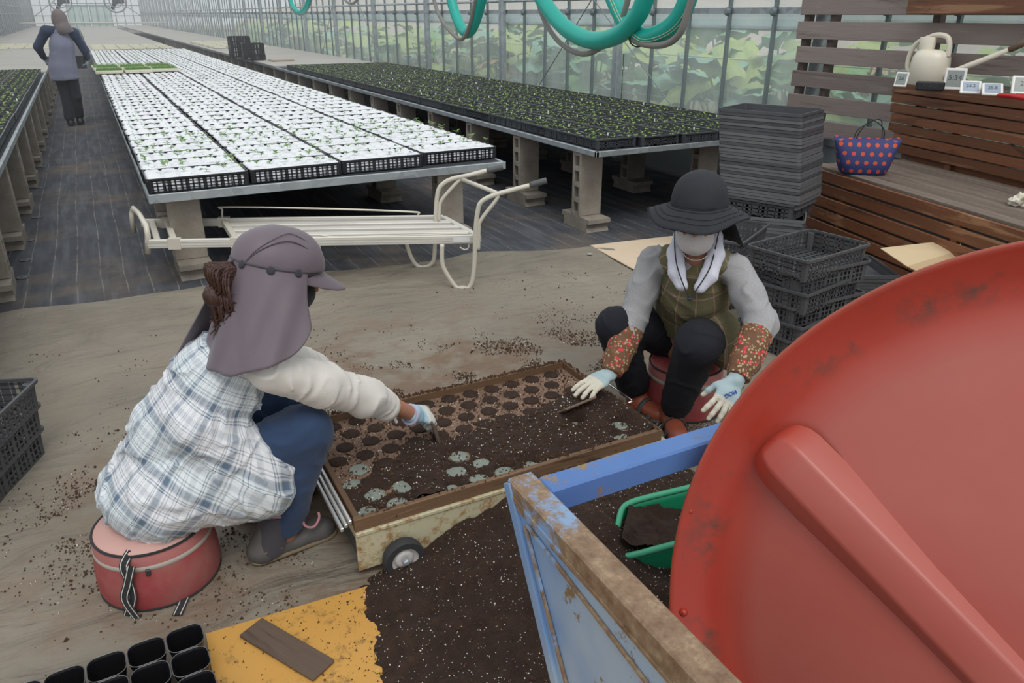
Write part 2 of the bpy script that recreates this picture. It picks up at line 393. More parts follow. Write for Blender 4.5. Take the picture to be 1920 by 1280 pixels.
# ---- canvas sheet over the front floor
def tarp_z(x, y):
    return .004 + .010 * max(0, math.sin(x * 5.1 + y * 2.3 + math.sin(y * 4))) ** 3 + .006 * max(0, math.sin(y * 7.3 - x * 1.1)) ** 4
edge = [G(*p) for p in ((-60, 596), (0, 590), (150, 568), (340, 545), (440, 524), (640, 506), (760, 497), (880, 476), (1000, 470), (1105, 463), (1190, 505), (1260, 560))]
def tarp_edge(x):
    pts = [(e.x, e.y) for e in edge[:10]]
    if x <= pts[0][0]: return pts[0][1] + .05
    for (a, ya), (b, yb) in zip(pts, pts[1:]):
        if a <= x <= b: return ya + (yb - ya) * (x - a) / (b - a) + .015 * math.sin(x * 9)
    return pts[-1][1] - (x - pts[-1][0]) * (1.1 if x < 3.4 else 1.1)
def tf(u, v):
    x = -2.9 + u * 7.0; y1 = max(tarp_edge(x), .6); y0 = -1.1; y = y0 + (y1 - y0) * v
    e_ = .0 if v < 1 else -.003
    return (x, y, tarp_z(x, y) + e_ + (.012 * math.sin(x * 6) ** 2 if v > .97 and v < 1 else 0))
tp = MB(); tp.grid(tf, 150, 90); tp = tp.ob('canvas_sheet', TARP, smooth=True)
tag(tp, 'large dusty olive-brown canvas sheet spread over the front floor', 'tarpaulin')
MB().lathe([(.006, 0), (.018, 0), (.018, .003), (.006, .003)], 14, G(1106, 476, .02), None).ob('eyelet', plain('white_metal_ring', (.8, .8, .8), .3, .6), tp)
# pale board/card sheet by the edge
CARD = plain('pale_card', (.66, .53, .38), .8, var=.06, bump=.1)
pl_ = [G(*p) for p in ((1107, 464), (1300, 442), (1420, 520), (1290, 560), (1180, 505))]
mb = MB(); mb.prism([(p.x, p.y) for p in pl_], .012, .018); tag(mb.ob('card_sheet', CARD), 'flat pale beige card sheet on the floor behind the woman in the dark hat', 'cardboard')

# ---- thin bright haze of the long house
hz = bpy.data.materials.new('greenhouse_haze'); hz.use_nodes = True; hn = hz.node_tree; hn.nodes.clear(); ho = hn.nodes.new('ShaderNodeOutputMaterial'); hv = hn.nodes.new('ShaderNodeVolumeScatter'); hv.inputs['Color'].default_value = (.95, .98, 1, 1); hv.inputs['Density'].default_value = .009; hn.links.new(hv.outputs[0], ho.inputs[1])
tag(tag(MB().box(((LX + WX) / 2, 42, 2.1), (WX - LX - .3, 69, 4.1)).ob('haze', hz), 'thin pale haze in the far part of the long greenhouse', 'haze'), kind='stuff')
# ================================================================ BENCHES, BLOCKS, CRATES
CONC = NT('weathered_concrete'); v_ = CONC.co('Object'); n_ = CONC.noise(v_, 6, 6, .65)
CONC.set(CONC.mix(CONC.math('MULTIPLY', CONC.noise(v_, 90, 2), .4), CONC.ramp(n_, [(.3, (.23, .20, .165)), (.55, (.34, .305, .255)), (.8, (.43, .395, .335))]), (.18, .155, .13)), .9)
CONC.bump(CONC.noise(v_, 80, 3), .5, .004); CONC = CONC.m
def upright_me(h):
    mb = MB(); t = .12
    for s_ in (-1, 1): mb.box((0, s_ * (t / 2 - .014), h / 2), (.19, .028, h), b=.004)
    n = 4; webs = np.linspace(0, h, n + 1)
    for i, z in enumerate(webs):
        hh = .034 if 0 < i < n else .022; zc = min(max(z, .011), h - .011); mb.box((0, 0, zc), (.188, t - .05, hh))
    mb.box((.06, 0, h / 2), (.03, t - .05, h - .01))
    return mb.me('concrete_block', CONC)
def foot_me():
    prof = [(-.195, .10), (-.195, .068), (-.165, .062), (-.158, .03), (-.175, 0), (.175, 0), (.158, .03), (.165, .062), (.195, .068), (.195, .10)]
    mb = MB(); n = len(prof)
    vs = [(-.095, y, z) for y, z in prof] + [(.095, y, z) for y, z in prof]
    mb.add(vs, [tuple(range(n)), tuple(range(2 * n - 1, n - 1, -1))] + [(i, n + i, n + (i + 1) % n, (i + 1) % n) for i in range(n)])
    return mb.me('concrete_block', CONC)
UP1, UP2, FT = upright_me(.465), upright_me(.378), foot_me()
PLAST = plain('black_polypropylene', (.022, .024, .028), .42, var=.25, scale=12)
def legs(xs, ys, up_me, where, first, grp, rz=0):
    for j, y in enumerate(ys):
        for i, x in enumerate(xs):
            for kind, me_ in (('foot', FT), ('up', up_me)):
                o = link('concrete_block', me_, None, loc=(x + (0 if kind == 'foot' else .0), y, 0 if kind == 'foot' else .1), rot=(0, 0, rz + random.uniform(-.04, .04)))
                a = 'grey hollow footing block lying flat' if kind == 'foot' else 'grey hollow block standing on end'
                if (i, j) in first: tag(o, a.replace('grey hollow ', '') + ' ' + first[(i, j)], 'block', 'concrete blocks under ' + where)
                else: tag(o, a + ' deep under ' + where, 'block', 'concrete blocks under ' + where + (' lying' if kind == 'foot' else ' standing'))
legs((3.17, 4.30), [4.77 + .95 * k for k in range(34)], UP1, 'the bench along the film wall',
     {(0, 0): 'at the near left corner of the wall bench', (0, 1): 'second along the wall bench left row', (1, 0): 'under wall bench beside the dark hat', (0, 2): 'third along the wall bench left row'}, '')
legs((.37, 2.13), [5.0 + 1.42 * k for k in range(22)], UP2, 'the bench of white pots',
     {(0, 0): 'under near left corner of white-topped bench', (1, 0): 'under near right corner of white-topped bench', (1, 1): 'second back under white-topped bench right edge'}, '')
legs((-.70, -2.5), [3.7] + [5.08 + 1.17 * k for k in range(13)], UP1, 'the left bench',
     {(0, 1): 'nearest in the left aisle row', (0, 2): 'second in the row along the left aisle edge', (0, 3): 'third in the row along the left aisle edge'}, '', rz=math.pi)
BTOP = NT('bench_board'); v_ = BTOP.co('World'); n_ = BTOP.noise(v_, .8, 5, .6)
BTOP.set(BTOP.mix(n_, (.30, .29, .265), (.46, .445, .41)), .75); BTOP = BTOP.m
def bench(x0, x1, y0, y1, z, t, label, boards_from, lip=True):
    r = root('growing_bench', ((x0 + x1) / 2, y0, 0), label, 'bench')
    g = .012
    MB().box(((x0 + x1) / 2, y0 + .012, z - t / 2), (x1 - x0, .024, t), b=.003).ob('end_rail', GALV, r)
    for x in (x0 + .012, x1 - .012): MB().box((x, (y0 + y1) / 2, z - t / 2), (.024, y1 - y0, t), b=.003).ob('side_rail', GALV, r)
    mb = MB()
    y = y0 + .4
    while y < min(y1, y0 + 24): mb.box(((x0 + x1) / 2, y, z - t / 2 - .003), (x1 - x0 - .05, .03, t * .7)); y += .95
    mb.ob('cross_bars', GALV, r)
    MB().box(((x0 + x1) / 2, (y0 + boards_from) / 2 + .02, z - .006), (x1 - x0 - .04, boards_from - y0 - .04, .008)).ob('bench_mesh', DARKN, r)
    if boards_from < y1:
        y = boards_from; k = 0
        while y < y1 - .1:
            L_ = min(2.4, y1 - y); MB().box(((x0 + x1) / 2, y + L_ / 2, z + .004), (x1 - x0 + .02, L_ - .015, .022)).ob('bench_board', BTOP, r); y += 2.4; k += 1
    return r
DARKN = plain('dark_net', (.03, .035, .04), .8)
bench(.18, 2.52, 4.84, 75, .535, .052, 'long steel bench topped with white-capped pots down the middle of the greenhouse', 25)
bench(3.06, 5.03, 4.50, 75, .61, .040, 'long steel bench of dark seedling trays along the film wall', 15.0)
bench(-2.85, -.60, 2.6, 75, .60, .045, 'long steel bench of dark seedling trays on the left of the aisle', 15.5)
bench_skirt = None
# ---- crates
def lattice_wall(mb, a, b, z0, z1, nv, th=.003, gap=.52, plain_every=0):
    a, b = V(a), V(b); L = (b - a).length; n = nv
    for z, h in ((z0 + .004, .008), ((z0 + z1) / 2, .006), (z1 - .005, .010), ((z0 * 3 + z1) / 4, .004), ((z0 + 3 * z1) / 4, .004)):
        mb.beam(a + V((0, 0, z)), b + V((0, 0, z)), th, h)
    wv = L / n * (1 - gap)
    for i in range(n + 1):
        p = a.lerp(b, i / n); ww = wv * (2.4 if i % 3 == 0 else 1)
        d = (b - a).normalized() * ww / 2
        mb.beam(p - d + V((0, 0, (z0 + z1) / 2)), p + d + V((0, 0, (z0 + z1) / 2)), th, z1 - z0)
def rrect(lx, ly, r, n=3):
    pts = []
    for cx_, cy_, a0 in ((lx / 2 - r, ly / 2 - r, 0), (-lx / 2 + r, ly / 2 - r, 90), (-lx / 2 + r, -ly / 2 + r, 180), (lx / 2 - r, -ly / 2 + r, 270)):
        for k in range(n + 1):
            a = math.radians(a0 + 90 * k / n); pts.append((cx_ + r * math.cos(a), cy_ + r * math.sin(a)))
    return pts
def ringband(mb, lx, ly, r, z0, z1, th, taper=0.0, n=3):
    o0 = rrect(lx - taper, ly - taper, r, n); o1 = rrect(lx, ly, r, n); i0 = rrect(lx - taper - 2 * th, ly - taper - 2 * th, max(.004, r - th), n); i1 = rrect(lx - 2 * th, ly - 2 * th, max(.004, r - th), n)
    N = len(o0)
    vs = [(x, y, z0) for x, y in o0] + [(x, y, z1) for x, y in o1] + [(x, y, z1) for x, y in i1] + [(x, y, z0) for x, y in i0]
    fs = []
    for i in range(N):
        j = (i + 1) % N
        for q in range(4):
            q2 = (q + 1) % 4; fs.append((q * N + i, q * N + j, q2 * N + j, q2 * N + i))
    mb.add(vs, fs)
def crate_mesh(lx, ly, h, nx, ny, name='crate_body', rim=.010, taper=.03, floor=True, mat=None, detail=True, rw=.010, gap=.52):
    mb = MB(); ringband(mb, lx, ly, .025, h - rim, h, rw)
    bx, by = lx - taper, ly - taper
    if detail:
        for s_ in (-1, 1):
            lattice_wall(mb, (-bx / 2 + .02, s_ * by / 2, 0), (bx / 2 - .02, s_ * by / 2, 0), .0, h - rim + .002, nx, gap=gap)
            lattice_wall(mb, (s_ * bx / 2, -by / 2 + .02, 0), (s_ * bx / 2, by / 2 - .02, 0), .0, h - rim + .002, ny)
        for sx in (-1, 1):
            for sy in (-1, 1): mb.cyl((sx * (bx / 2 - .016), sy * (by / 2 - .016), 0), (sx * (bx / 2 - .012), sy * (by / 2 - .012), h - rim), .018, .019, n=8)
    else: ringband(mb, bx, by, .02, 0, h - rim + .001, .003)
    if floor:
        if detail:
            for i in range(9): mb.box((0, -by / 2 + by * (i + .5) / 9, .003), (bx, .010, .006))
            for i in range(14): mb.box((-bx / 2 + bx * (i + .5) / 14, 0, .0035), (.009, by, .005))
        else: mb.box((0, 0, .003), (bx, by, .004))
    return mb.me(name, mat or PLAST)
WCR = crate_mesh(.576, .327, .083, 16, 8, taper=.012, rw=.006, gap=.72)
WCRF = crate_mesh(.576, .327, .083, 15, 8, taper=.012, detail=False, rw=.006)
WHITE = plain('white_felt_cap', (.74, .76, .79), .95, var=.035, scale=25, bump=.5, bscale=45, bd=.006)
def pad_verts(lx, ly, h, n=6, seed=0, bulge=.006):
    r = random.Random(seed); vs = []
    for j in range(n + 1):
        for i in range(n + 1):
            u, v = i / n * 2 - 1, j / n * 2 - 1
            # rounded square
            k = (abs(u) ** 12 + abs(v) ** 12) ** (1 / 12) if (u or v) else 1
            m = max(abs(u), abs(v)); s = m / k if k > m else 1
            z = h + bulge * (1 - m ** 3) + r.uniform(-.0025, .0025) * (m < 1) - (.010 if m == 1 else 0)
            vs.append((u * s * lx / 2, v * s * ly / 2, z))
    fs = [(j * (n + 1) + i, j * (n + 1) + i + 1, (j + 1) * (n + 1) + i + 1, (j + 1) * (n + 1) + i) for j in range(n) for i in range(n)]
    b = len(vs); per = [j for j in range(n)] + [n + (n + 1) * j for j in range(n)] + [(n + 1) * n + n - j for j in range(n)] + [(n + 1) * (n - j) for j in range(n)]
    for p in per: vs.append((vs[p][0] * .92, vs[p][1] * .92, .006))
    L = len(per)
    for i in range(L): fs.append((per[(i + 1) % L], per[i], b + i, b + (i + 1) % L))
    return vs, fs
NPX, NPY = 6, 3
BED = MB().box((0, 0, .070), (.562, .314, .006)).me('felt_bed', WHITE)
def pad_pos(i, j): return (-.282 + (i + .5) * (.564 / NPX), -.158 + (j + .5) * (.316 / NPY))
PADS = []
for k in range(4): PADS.append(MB().add(*pad_verts(.0935, .1045, .082, 6, k)).me('pot', WHITE, smooth=True))
FILLS = []
for k in range(4):
    mb = MB()
    for j in range(NPY):
        for i in range(NPX):
            x, y = pad_pos(i, j); vs, fs = pad_verts(.0935, .1045, .082 + random.uniform(-.003, .003), 4, k * 50 + i * 3 + j)
            mb.add([(a + x, b + y, c) for a, b, c in vs], fs)
    mb.box((0, 0, .070), (.562, .314, .006)); FILLS.append(mb.me('pots', WHITE, smooth=True))
LEAF = plain('young_leaf', (.17, .30, .09), .5, var=.45, scale=30); LEAFD = plain('dark_young_leaf', (.27, .40, .10), .5, var=.5, scale=40)
def sprout(mb, x, y, z, s, r, nl=5):
    a0 = r.uniform(0, 6.28)
    mb.cyl((x, y, z - .004), (x + r.uniform(-.004, .004), y, z + s * .5), .0012, n=3)
    for k in range(nl):
        a = a0 + k * 6.283 / nl + r.uniform(-.4, .4); L = s * r.uniform(.6, 1.15); w = L * .34; rise = r.uniform(.1, .7)
        d = V((math.cos(a), math.sin(a), rise)); q = V((-math.sin(a), math.cos(a), 0)); b = V((x, y, z + s * .35 * r.random()))
        mb.add([b, b + d * L * .5 + q * w, b + d * L - V((0, 0, L * .15)), b + d * L * .5 - q * w], [(0, 1, 2, 3)])
SPR = []
for k in range(5):
    mb = MB(); r_ = random.Random(k); sprout(mb, 0, 0, .088, .024, r_, 5 + k % 3); SPR.append(mb.me('seedling', LEAF))
SPRF = []
for k in range(5):
    mb = MB(); r_ = random.Random(k + 9)
    for j in range(NPY):
        for i in range(NPX):
            if r_.random() < .65: x, y = pad_pos(i, j); sprout(mb, x + r_.uniform(-.02, .02), y + r_.uniform(-.02, .02), .088, r_.uniform(.010, .026), r_, 3)
    SPRF.append(mb.me('seedlings', LEAF))
BASEZ = .539
colx = [.185 + .583 * (c + .5) for c in range(4)]; colx[0] -= .006
col0 = [4.87, 4.89, 4.93, 4.98]
nm = {0: 'leftmost', 1: 'second from the left', 2: 'third from the left', 3: 'rightmost'}
for c in range(4):
    for rw in range(57):
        y = col0[c] + .155 + .333 * rw + random.uniform(-.004, .004); x = colx[c] + random.uniform(-.005, .005)
        r = root('seedling_crate', (x, y, BASEZ), None, 'crate', 'black crates of white-capped pots on the middle bench', rz=random.uniform(-.012, .012))
        if rw == 0: r['label'] = 'black crate of white-capped pots, %s in the middle bench front row' % nm[c]
        elif rw == 1: r['label'] = 'black crate of white-capped pots, %s, middle bench second row' % nm[c]
        else: r['label'] = 'black crate of white-capped seedling pots in the middle bench rows behind'
        near = rw < 5
        link('crate_body', WCR if rw < 10 else WCRF, r)
        if near:
            link('felt_bed', BED, r)
            for j in range(NPY):
                for i in range(NPX):
                    px_, py_ = pad_pos(i, j); link('pot', random.choice(PADS), r, loc=(px_, py_, random.uniform(-.003, .002)), rot=(0, 0, random.choice((0, math.pi))))
                    if random.random() < .85: link('seedling', random.choice(SPR), r, loc=(px_ + random.uniform(-.02, .02), py_ + random.uniform(-.02, .02), 0), rot=(0, 0, random.uniform(0, 6)), scale=random.uniform(.7, 1.5))
        else:
            tag(link('pots', random.choice(FILLS), r), kind='stuff'); tag(link('seedlings', random.choice(SPRF), r), kind='stuff')
# dark crates, long side along the bench
PLG = plain('worn_grey_black_plastic', (.055, .060, .068), .45, var=.25, scale=12)
DCR = crate_mesh(.356, .566, .070, 9, 15, taper=.02, mat=PLG)
DCRF = crate_mesh(.356, .566, .070, 9, 15, taper=.02, detail=False, mat=PLG)
SOILB = plain('dark_potting_mix', (.028, .021, .016), .95, var=.5, scale=60, bump=.8, bscale=140, bd=.005)
CELL = plain('black_cell_pot', (.035, .038, .042), .5)
def cellfill(seed):
    mb = MB(); r = random.Random(seed); nx, ny = 4, 7
    for i in range(nx):
        for j in range(ny):
            x = -.165 + .33 * (i + .5) / nx; y = -.27 + .54 * (j + .5) / ny
            mb.lathe([(.036, .0), (.041, .064), (.038, .064), (.036, .052), (.0, .055 + r.uniform(-.004, .004))], 8, (x, y, 0), mi=0, cap=False)
    return mb.me('cell_pots', [CELL])
def soilfill(seed):
    mb = MB(); r = random.Random(seed)
    mb.grid(lambda u, v: (-.165 + .33 * u, -.27 + .54 * v, .052 + r.uniform(-.003, .003)), 8, 12); return mb.me('potting_soil', SOILB)
def spr_dark(seed, dens, s0, s1, mat):
    mb = MB(); r = random.Random(seed)
    for i in range(4):
        for j in range(7):
            if r.random() < dens:
                for q in range(2): sprout(mb, -.165 + .33 * (i + .5) / 4 + r.uniform(-.022, .022), -.27 + .54 * (j + .5) / 7 + r.uniform(-.022, .022), .058, r.uniform(s0, s1), r, 4)
    return mb.me('seedlings', mat)
CF = cellfill(1); SF = soilfill(2); SD = [spr_dark(k, .9, .012, .024, LEAFD) for k in range(4)]
LABEL = plain('white_plant_label', (.85, .86, .86), .5)
LBL = MB().box((0, 0, .068), (.012, .002, .030)).me('plant_label', LABEL)
def dark_crates(xs, y0, n, z, grp, lab, lab0, names, skip=0):
    for c, x in enumerate(xs):
        for rw in range(n):
            y = y0[c] + .28 + .572 * rw
            r = root('seedling_tray', (x + random.uniform(-.004, .004), y, z), None, 'tray', grp, rz=random.uniform(-.01, .01))
            r['label'] = lab0 % names[c] if rw == 0 and c < len(names) and names[c] else lab
            link('crate_body', DCR if rw < 5 else DCRF, r)
            tag(link('cell_pots', CF, r), kind='stuff'); link('potting_soil', SF, r); tag(link('seedlings', random.choice(SD), r), kind='stuff')
            if rw < 14 and random.random() < .8:
                link('plant_label', LBL, r, loc=(random.uniform(.02, .12), -.24 + random.uniform(0, .2), 0), rot=(0, 0, random.uniform(-.4, .4)))
                if random.random() < .1: link('plant_label', LBL, r, loc=(random.uniform(-.12, .0), random.uniform(0, .2), 0), rot=(0, 0, random.uniform(-.4, .4)))
dark_crates([3.10 + .362 * (c + .5) for c in range(5)], [4.56, 4.52, 4.50, 4.5, 4.5], 17, .613, 'dark seedling trays on the wall bench',
            'black tray of sprouting seedlings in the rows along the film wall bench', 'black tray of sprouting seedlings at the wall bench near end, %s', ['leftmost', 'second from left', 'third from left', 'fourth from left', 'behind stacked crates'])
dark_crates([-.64 - .362 * (c + .5) for c in range(6)], [2.7] * 6, 22, .603, 'dark seedling trays on the left bench',
            'black tray of sprouting seedlings on the bench left of the aisle', 'black tray of sprouting seedlings on the bench left of the aisle', [])
# ---- beige plug trays
BEI = plain('beige_plug_tray', (.72, .70, .58), .7, var=.06); GRS = plain('grassy_seedling', (.20, .38, .10), .6, var=.4, scale=30); DRY = plain('pale_seedling', (.42, .45, .25), .7, var=.4, scale=20)
def plug_tray_me(lx, ly):
    mb = MB(); ringband(mb, lx, ly, .01, 0, .045, .014); mb.box((0, 0, .012), (lx - .02, ly - .02, .016))
    n = int(lx / .03)
    for i in range(n): mb.box((-lx / 2 + lx * (i + .5) / n, -ly / 2 + .001, .018), (.014, .012, .034))
    return mb.me('tray_body', BEI)
def tuft_me(lx, ly, mat, h, n=420, seed=0):
    mb = MB(); r = random.Random(seed)
    for k in range(n):
        x, y = r.uniform(-lx / 2 + .02, lx / 2 - .02), r.uniform(-ly / 2 + .02, ly / 2 - .02); a = r.uniform(0, 6.28); w = .004; hh = h * r.uniform(.5, 1.1)
        dx, dy = r.uniform(-.02, .02), r.uniform(-.02, .02)
        mb.add([(x - w * math.cos(a), y - w * math.sin(a), .02), (x + w * math.cos(a), y + w * math.sin(a), .02), (x + dx, y + dy, hh)], [(0, 1, 2)])
    return mb.me('seedlings', mat)
PT = plug_tray_me(.60, .30); TG = [tuft_me(.60, .30, GRS, .085, 1100, k) for k in range(2)]; TD = [tuft_me(.60, .30, DRY, .045, 300, k) for k in range(2)] + [tuft_me(.60, .30, GRS, .04, 300, 4)]
def plug(x, y, z, rz, label, group, tm):
    r = root('plug_tray', (x, y, z), label, 'tray', group, rz=rz); k_ = .66 if 'white pots' in label else 1; j_ = 2.6 if 'white pots' in label else 1; link('tray_body', PT, r, scale=(k_, j_, 1)); tag(link('seedlings', tm, r, scale=(k_, j_, 1)), kind='stuff')
zt = BASEZ + .100
for px, py, lb in ((211, 120, 'back left of the six'), (238, 119, 'back middle of the six'), (264, 117, 'back right of the six'), (212, 133, 'front left of the six'), (247, 132, 'front middle of the six'), (284, 128, 'front right of the six')):
    P = G(px, py, zt + .03); plug(.30 + .41 * ['left', 'middle', 'right'].index(lb.split()[1]) + (.03 if 'front' in lb else 0), 15.35 if 'back' in lb else (14.45 if 'right' not in lb else 14.58), zt, random.uniform(-.03, .03), 'beige plug tray of grassy green seedlings on the white pots, ' + lb, 'beige trays of green seedlings on the white pots', TG[len(lb) % 2])
for i in range(6):
    for j in range(3):
        if j * 2.2 < 9: plug(.42 + .36 * i, 26.3 + j * 1.25, .56, math.pi / 2, 'beige plug tray of pale seedlings on the far middle bench', 'beige plug trays on the far middle bench', TD[(i + j) % 3])
        if i < 5 and j < 3: plug(-.85 - .36 * i, 26.3 + j * 1.25, .62, math.pi / 2, 'beige plug tray of seedlings on the far left bench', 'beige plug trays on the far left bench', TD[(i + j + 1) % 3])
for i in range(4):
    for j in range(6): plug(3.35 + .36 * i, 23.6 + j * .95, .635, math.pi / 2, 'beige plug tray of seedlings far along the wall bench', 'beige plug trays far along the wall bench', TD[(i * 2 + j) % 3])
# ---- stacks of crates far back on the wall bench
FCR = crate_mesh(.42, .32, .11, 6, 5, taper=.02)
for s_, (px, py, n, side) in enumerate(((452, 107, 4, 'left'), (476, 112, 3, 'right'))):
    P = G(px, py, .635)
    for k in range(n):
        o = link('plastic_crate', FCR, None, loc=(P.x, P.y, .635 + .105 * k), rot=(0, 0, random.uniform(-.05, .05)))
        tag(o, 'small dark slotted crate, %s in the %s far stack on the wall bench' % (['lowest', 'second up', 'third up', 'topmost'][k], side), 'crate', 'stacked crates far along the wall bench')
P = G(505, 113, .64); tag(MB().box((P.x + .22, P.y - .1, .645), (.45, .3, .02), rz=.1).ob('cutting_board', plain('ply', (.42, .33, .25), .8)), 'thin wooden board lying beside the far crate stacks on the wall bench', 'board')
# pegs of the ground cloth
PEG = plain('grey_cloth_pin', (.10, .105, .115), .6)
for k, (px, py) in enumerate(((42, 520), (48, 487), (55, 450), (68, 407), (72, 352), (79, 313))):
    P = G(px, py, .003); tag(MB().lathe([(.0, .006), (.012, .008), (.014, .004), (.034, .003), (.036, 0)], 20, P).ob('cloth_pin', PEG),
        ('round grey ground-cloth pin by the left bench, ' + ['nearest of the row', 'second nearest of the row', 'third nearest of the row', 'fourth nearest of the row', 'fifth nearest of the row', 'farthest of the row'][k]), 'pin', 'round pins along the left bench')
# ================================================================ FRONT PROPS
def VPl(px, py, P0, d):
    """ray against the vertical plane through P0 along d"""
    n = V((-d[1], d[0], 0)).normalized(); r = ray(px, py); C = V((0, 0, H)); t = (V(P0) - C).dot(n) / r.dot(n); return C + r * t
ALU = NT('dull_anodised_aluminium'); v_ = ALU.co('Object'); ALU.set(ALU.mix(ALU.noise(v_, 7, 5), (.60, .58, .52), (.78, .76, .70)), .5, .25); ALU = ALU.m
CREAM = plain('cream_painted_tube', (.66, .62, .53), .45, .1, var=.1); GRIP = plain('grey_rubber_grip', (.09, .095, .10), .6)
# ---- hand cart
NL, NR, FL, FR = V((.12, 4.72, .285)), V((1.86, 3.92, .285)), V((.13, 5.25, .285)), V((1.86, 4.45, .285)); dc = (NR - NL)
tr = root('hand_cart', (1.0, 4.4, 0), 'long flat aluminium two-handled hand cart parked before the white-topped bench', 'cart')
for a, b in ((NL, NR), (FL, FR)):
    MB().beam(a, b, .026, .05, bv=.003).ob('side_rail', ALU, tr)
    mb = MB(); mb.beam(a + V((0, 0, .010)), b + V((0, 0, .010)), .029, .004); mb.beam(a - V((0, 0, .008)), b - V((0, 0, .008)), .029, .004); mb.ob('rail_rib', ALU, tr)
for t in (.035, .085, .27, 1.0):
    a, b = NL.lerp(NR, t), FL.lerp(FR, t); MB().beam(a, b, .035, .042, bv=.004).ob('cross_bar', CREAM if t < 1 else ALU, tr)
    if 0.05 < t < .5: 
        for q in (a, b): MB().beam(q - dc.normalized() * .035, q + dc.normalized() * .035, .036, .062).ob('bracket', CREAM, tr)
for s in (.25, .5, .75):
    a, b = NL.lerp(FL, s), NR.lerp(FR, s); a = a.lerp(b, .27); MB().beam(a + V((0, 0, .006)), b + V((0, 0, .006)), .06, .022, bv=.003).ob('bed_slat', ALU, tr)
fp = [VPl(250, 436, FL, dc), VPl(247, 400, FL, dc), VPl(250, 390, FL, dc), VPl(262, 402, NL.lerp(FL, .5), dc), VPl(274, 424, NL, dc), VPl(277, 440, NL, dc), VPl(277, 475, NL, dc)]
mb = MB(); mb.tube(fp, .016, 8); mb.ob('front_stop', CREAM, tr, smooth=True)
def side(P0, pts, r, name, mat, **k): return MB().tube(smoothpath([VPl(x, y, P0, dc) for x, y in pts], 5), r, 10).ob(name, mat, tr, smooth=True)
NP, FP = NR + V((.0, -.035, 0)), FR + V((0, -.035, 0))
NP = V((1.734, 3.882 + .02, 0)); FP = V((1.69, 4.39, 0))
side(NP, [(829, 458), (829, 490), (836, 510), (855, 538), (870, 543), (883, 533), (889, 500), (892, 430), (896, 395), (903, 378), (925, 366), (960, 356), (995, 347)], .0135, 'leg_and_handle', CREAM)
side(FP, [(762, 455), (770, 480), (782, 498), (797, 501), (811, 492), (815, 470), (817, 400), (821, 360), (830, 345), (848, 335), (880, 328), (915, 319)], .0135, 'leg_and_handle', CREAM)
side(NP, [(993, 347), (1025, 338)], .0175, 'grip', GRIP); side(FP, [(913, 320), (943, 313)], .0175, 'grip', GRIP)
side(NP, [(934, 364), (930, 375), (902, 412), (898, 430), (897, 468)], .011, 'handle_brace', CREAM)
side(FP, [(866, 335), (855, 344), (828, 375), (824, 395), (823, 412)], .011, 'handle_brace', CREAM)
MB().cyl(VPl(866, 336, FP, dc), VPl(930, 361, NP, dc), .012).ob('handle_crossbar', CREAM, tr, smooth=True)
side(FL, [(417, 411), (417, 393), (424, 388), (600, 391), (770, 397), (784, 402), (785, 413)], .006, 'side_rod', CREAM)
side(NL, [(600, 441), (640, 444), (760, 441), (868, 438), (877, 443), (879, 462), (872, 468), (862, 463)], .0045, 'side_rod', CREAM)
MB().lathe([(.006, -.004), (.024, -.004), (.024, 0), (.006, 0)], 14, (1.734, 3.902, .012)).ob('foot_pad', CREAM, tr)
P = NL.lerp(NR, .40).lerp(FL.lerp(FR, .40), .25)
MB().tube([(P.x + .16 * math.cos(a), P.y - .07 * math.cos(a), .165 + .14 * math.sin(a)) for a in np.linspace(0, 6.283, 24, endpoint=False)], .024, 8, closed=True).ob('wheel', DARK, tr, smooth=True)
a = VPl(598, 466, NL, dc); MB().cyl((a.x, a.y, .06), (a.x, a.y, .27), .012).ob('stay', CREAM, tr, smooth=True)
MB().cyl((a.x, a.y, .075), (P.x, P.y, .165), .01).ob('axle_stay', CREAM, tr)
st_ = NL.lerp(NR, .945); MB().beam(st_ - dc.normalized() * .05 + V((-.004, -.016, .0)), st_ + dc.normalized() * .05 + V((-.004, -.016, .0)), .002, .026).ob('sticker', plain('white_sticker', (.75, .77, .78), .4), tr)
# ---- materials
SOIL = NT('dark_peat_soil'); v_ = SOIL.co('World'); n1 = SOIL.noise(v_, 22, 8, .75)
SOIL.set(SOIL.mix(SOIL.math('MULTIPLY', SOIL.noise(v_, 4, 4), .55), SOIL.ramp(n1, [(.3, (.024, .011, .006)), (.6, (.072, .036, .020)), (.8, (.14, .078, .046))]), (.042, .020, .012)), .97)
SOIL.bump(SOIL.math('ADD', n1, SOIL.math('MULTIPLY', SOIL.noise(v_, 150, 4, .7), .6)), 1.0, .02); SOIL = SOIL.m
PERL = plain('white_perlite', (.80, .77, .70), .8, var=.15, scale=60)
CRUMB = plain('soil_crumb', (.070, .036, .020), .95, var=.4, scale=50)
def h2(x, y, s=1.0, seed=0):
    v = 0; a = 1
    for k in range(4):
        f = s * 2 ** k
        v += a * math.sin(x * f * 1.3 + seed + 2.1 * math.sin(y * f * .9 + k)) * math.cos(y * f * 1.1 - seed * .7 + 1.7 * math.sin(x * f * .8 + k * 2)); a *= .5
    return v
